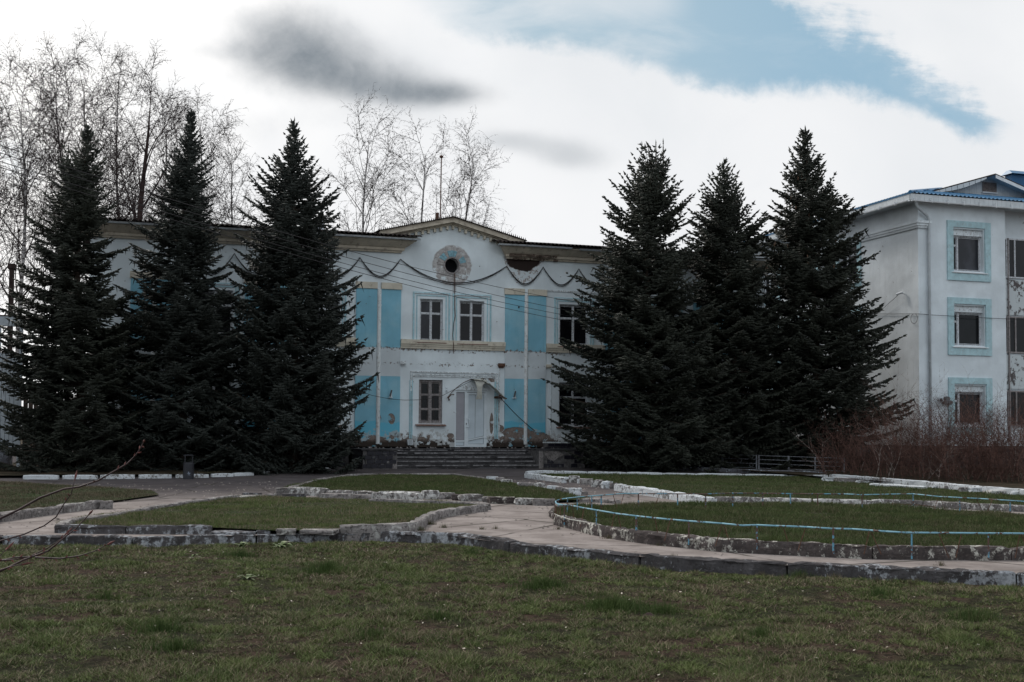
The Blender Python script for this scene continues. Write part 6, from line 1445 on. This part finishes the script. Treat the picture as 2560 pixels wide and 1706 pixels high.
# kerb-side growth
tl = []
for i in range(60):
    px = random.uniform(0, 2560); fy_ = np.interp(px, [q[0] for q in FK_PX], [q[1] for q in FK_PX])+34; g = G(px, fy_+random.uniform(0, 8), -.14); tl.append((g.x, g.y, random.uniform(.35, .8)))
for (x, y, s_) in [(1395,1322,.5),(1523,1345,.7),(1596,1352,.5),(1620,1356,.5),(1660,1362,.9),(1690,1364,.8),(1880,1378,.5),(2215,1393,.6),(2270,1393,.7),(1085,1296,1.1),(1075,1310,1.),(1110,1318,.7),(1205,1322,.5),(1240,1321,.5),(910,1265,.8),(920,1268,.5),(1685,1392,.5),(2352,1412,.5),(1050,1325,.9)]:
    g = G(x, y, 0.); tl.append((g.x, g.y, s_))
tufts('kerbside_weeds', tl, lambda x, y: np.where(y < yk(x), lawn_h(x, y), -.012), 'weedy tufts growing along the kerb stones and path cracks', mat='bladedry', n=160, r=.12, h=.09, seed=2)
def bed_grass(name, poly, z, n, h, mat, label, thin=0.):
    xs = [p.x for p in poly]; ys = [p.y for p in poly]; x = RNG.uniform(min(xs), max(xs), n*3); y = RNG.uniform(min(ys), max(ys), n*3); k = in_poly(x, y, poly) & view_filter(x, y, .13)
    x, y = x[k], y[k]; pt = fbm(x, y, .8, 5); k = RNG.random(len(x)) < np.clip((pt-.30+ (1-thin)*.2)*4, .08, 1); x, y, pt = x[k][:n], y[k][:n], pt[k][:n]; d = np.hypot(x, y)
    hh = h*(.5+1.*np.clip((fbm(x, y, 1.3, 2)-.3)*2, 0, 1))*RNG.uniform(.5, 1.2, len(x)); blades(name, x, y, np.full(len(x), z), hh, .0045*np.clip(d/9, 1, 5), mat, .6, kind='stuff', label=label, category='grass'); print(name, len(x))
bed_grass('bed_grass', bed1, .05, 90000, .055, 'blade', 'patchy green grass filling the left middle bed', .7)
bed_grass('bed_grass', bed2, .045, 60000, .055, 'bladebed', 'even dark green grass in the middle bed before the steps', 0)
bed_grass('bed_grass', bed3, .04, 60000, .055, 'bladebed', 'even green grass in the far right bed', 0)
bed_grass('bed_grass', bed4, .085, 130000, .075, 'bladebed', 'lush green grass inside the blue railing', 0)
bed_grass('bed_grass', bed5, .02, 40000, .05, 'bladedry', 'thin brownish grass of the far left patch', .9)
strip_ = [G(62,1198), G(522,1194), G(720,1184), G(830,1175), G(700,1180), G(400,1187), G(80,1188)]
bed_grass('bed_grass', strip_, .10, 14000, .05, 'bladedry', 'withered grass strip behind the white kerb', .6)
# scraps and withered leaves
n = 700; x = RNG.uniform(-8, 12, n*3); y = RNG.uniform(5, 19, n*3); k = (y < yk(x)-.05) & view_filter(x, y); x, y = x[k][:n], y[k][:n]; n = len(x); s_ = RNG.uniform(.004, .015, n)*RNG.choice([.6, 1, 1.4], n); a = RNG.random(n)*6.28
c0 = np.stack([x, y, lawn_h(x, y)+.014], 1); e1 = np.stack([np.cos(a), np.sin(a), RNG.normal(0, .25, n)], 1)*s_[:, None]; e2 = np.stack([-np.sin(a), np.cos(a), RNG.normal(.3, .3, n)], 1)*(s_*.5)[:, None]
V = np.stack([c0-e1, c0-e2*.8, c0+e1, c0+e2], 1).reshape(-1, 3); npmesh('dry_scraps', V, np.arange(4*n).reshape(-1, 4), M['litter'], None, kind='stuff', label='pale dry scraps scattered over the foreground lawn', category='litter')
n = 5200; gx_ = RNG.uniform(-8, 16, n); gy_ = RNG.uniform(11, 34, n); kk = (gy_ > yk(gx_)+.2) & view_filter(gx_, gy_) & (vn(gx_, gy_, 1.4, 40) > .45)
for pol in (bed1, bed2, bed3, bed4, bed5): kk &= ~in_poly(gx_, gy_, pol)
gx_, gy_ = gx_[kk], gy_[kk]; n = len(gx_); s_ = RNG.uniform(.008, .028, n)*np.clip(np.hypot(gx_, gy_)/18, .6, 1.5); a = RNG.random(n)*6.28
V = np.stack([np.stack([gx_+np.cos(a+k*2.1)*s_, gy_+np.sin(a+k*2.1)*s_, np.full(n, -.012)+rise(gy_)], 1) for k in range(3)]+[np.stack([gx_, gy_, rise(gy_)-.012+s_*.8], 1)], 1).reshape(-1, 3); i = np.arange(n)[:, None]*4
npmesh('path_grit', V, np.concatenate([i+np.array([[0, 1, 3]]), i+np.array([[1, 2, 3]]), i+np.array([[2, 0, 3]])]), M['grit'], None, kind='stuff', label='grit and crumbs of concrete scattered over the paths', category='grit')
def weed(px, py, label, seed, n=11, mat='leafy', s_=1.):
    p = G(px, py, -.135); p.z = float(lawn_h(p.x, p.y)); t = thing('weed', tuple(p), label, 'weed'); rg = random.Random(seed)
    for i in range(n):
        a = rg.random()*6.28; l = rg.uniform(.06, .15)*s_; w = l*rg.uniform(.16, .28); e = rg.uniform(.15, .8); d = Vector((math.cos(a), math.sin(a), 0)); sd2 = Vector((-math.sin(a), math.cos(a), 0)); vs = []; m_ = 5
        for k in range(m_+1):
            f = k/m_; c = p+d*(l*f)+Vector((rg.uniform(-.01, .01), 0, l*math.sin(e)*math.sin(f*2.6)*.8)); ww = w*math.sin(PI*min(1, f*.9+.1))*(1+.25*(k % 2)); vs += [tuple(c-sd2*ww), tuple(c+Vector((0, 0, -.004))), tuple(c+sd2*ww)]
        fs = []
        for k in range(m_): q = 3*k; fs += [(q, q+1, q+4, q+3), (q+1, q+2, q+5, q+4)]
        MB().add(vs, fs).build('leaf', M[mat if rg.random() < .7 else 'leafd'], t)
weed(618, 1456, 'withered low rosette weed with pale stems, left half of the lawn', 1, 18, 'leafy', 1.05)
weed(700, 1378, 'green leafy weed close under the dark kerb, left of centre', 2, 18, 'leafy', 1.5); weed(602, 1374, 'small sprawling green weed under the dark kerb, further left', 3, 10)
weed(480, 1402, 'small dark green weed in the grass right of the budding twigs', 4, 9); weed(1430, 1370-8, 'tiny weed on the lawn below the dark kerb near the centre', 5, 6, 'leafy', .7)
p = G(1622, 1548, -.13); t = MB().lathe((p.x, p.y, float(lawn_h(p.x, p.y))-.01), [(.06, 0), (.05, .03), (.02, .05)], 9).build('earth_clod', M['trunkd'], None, label='small dark clod of earth in the middle of the lawn', category='clod')
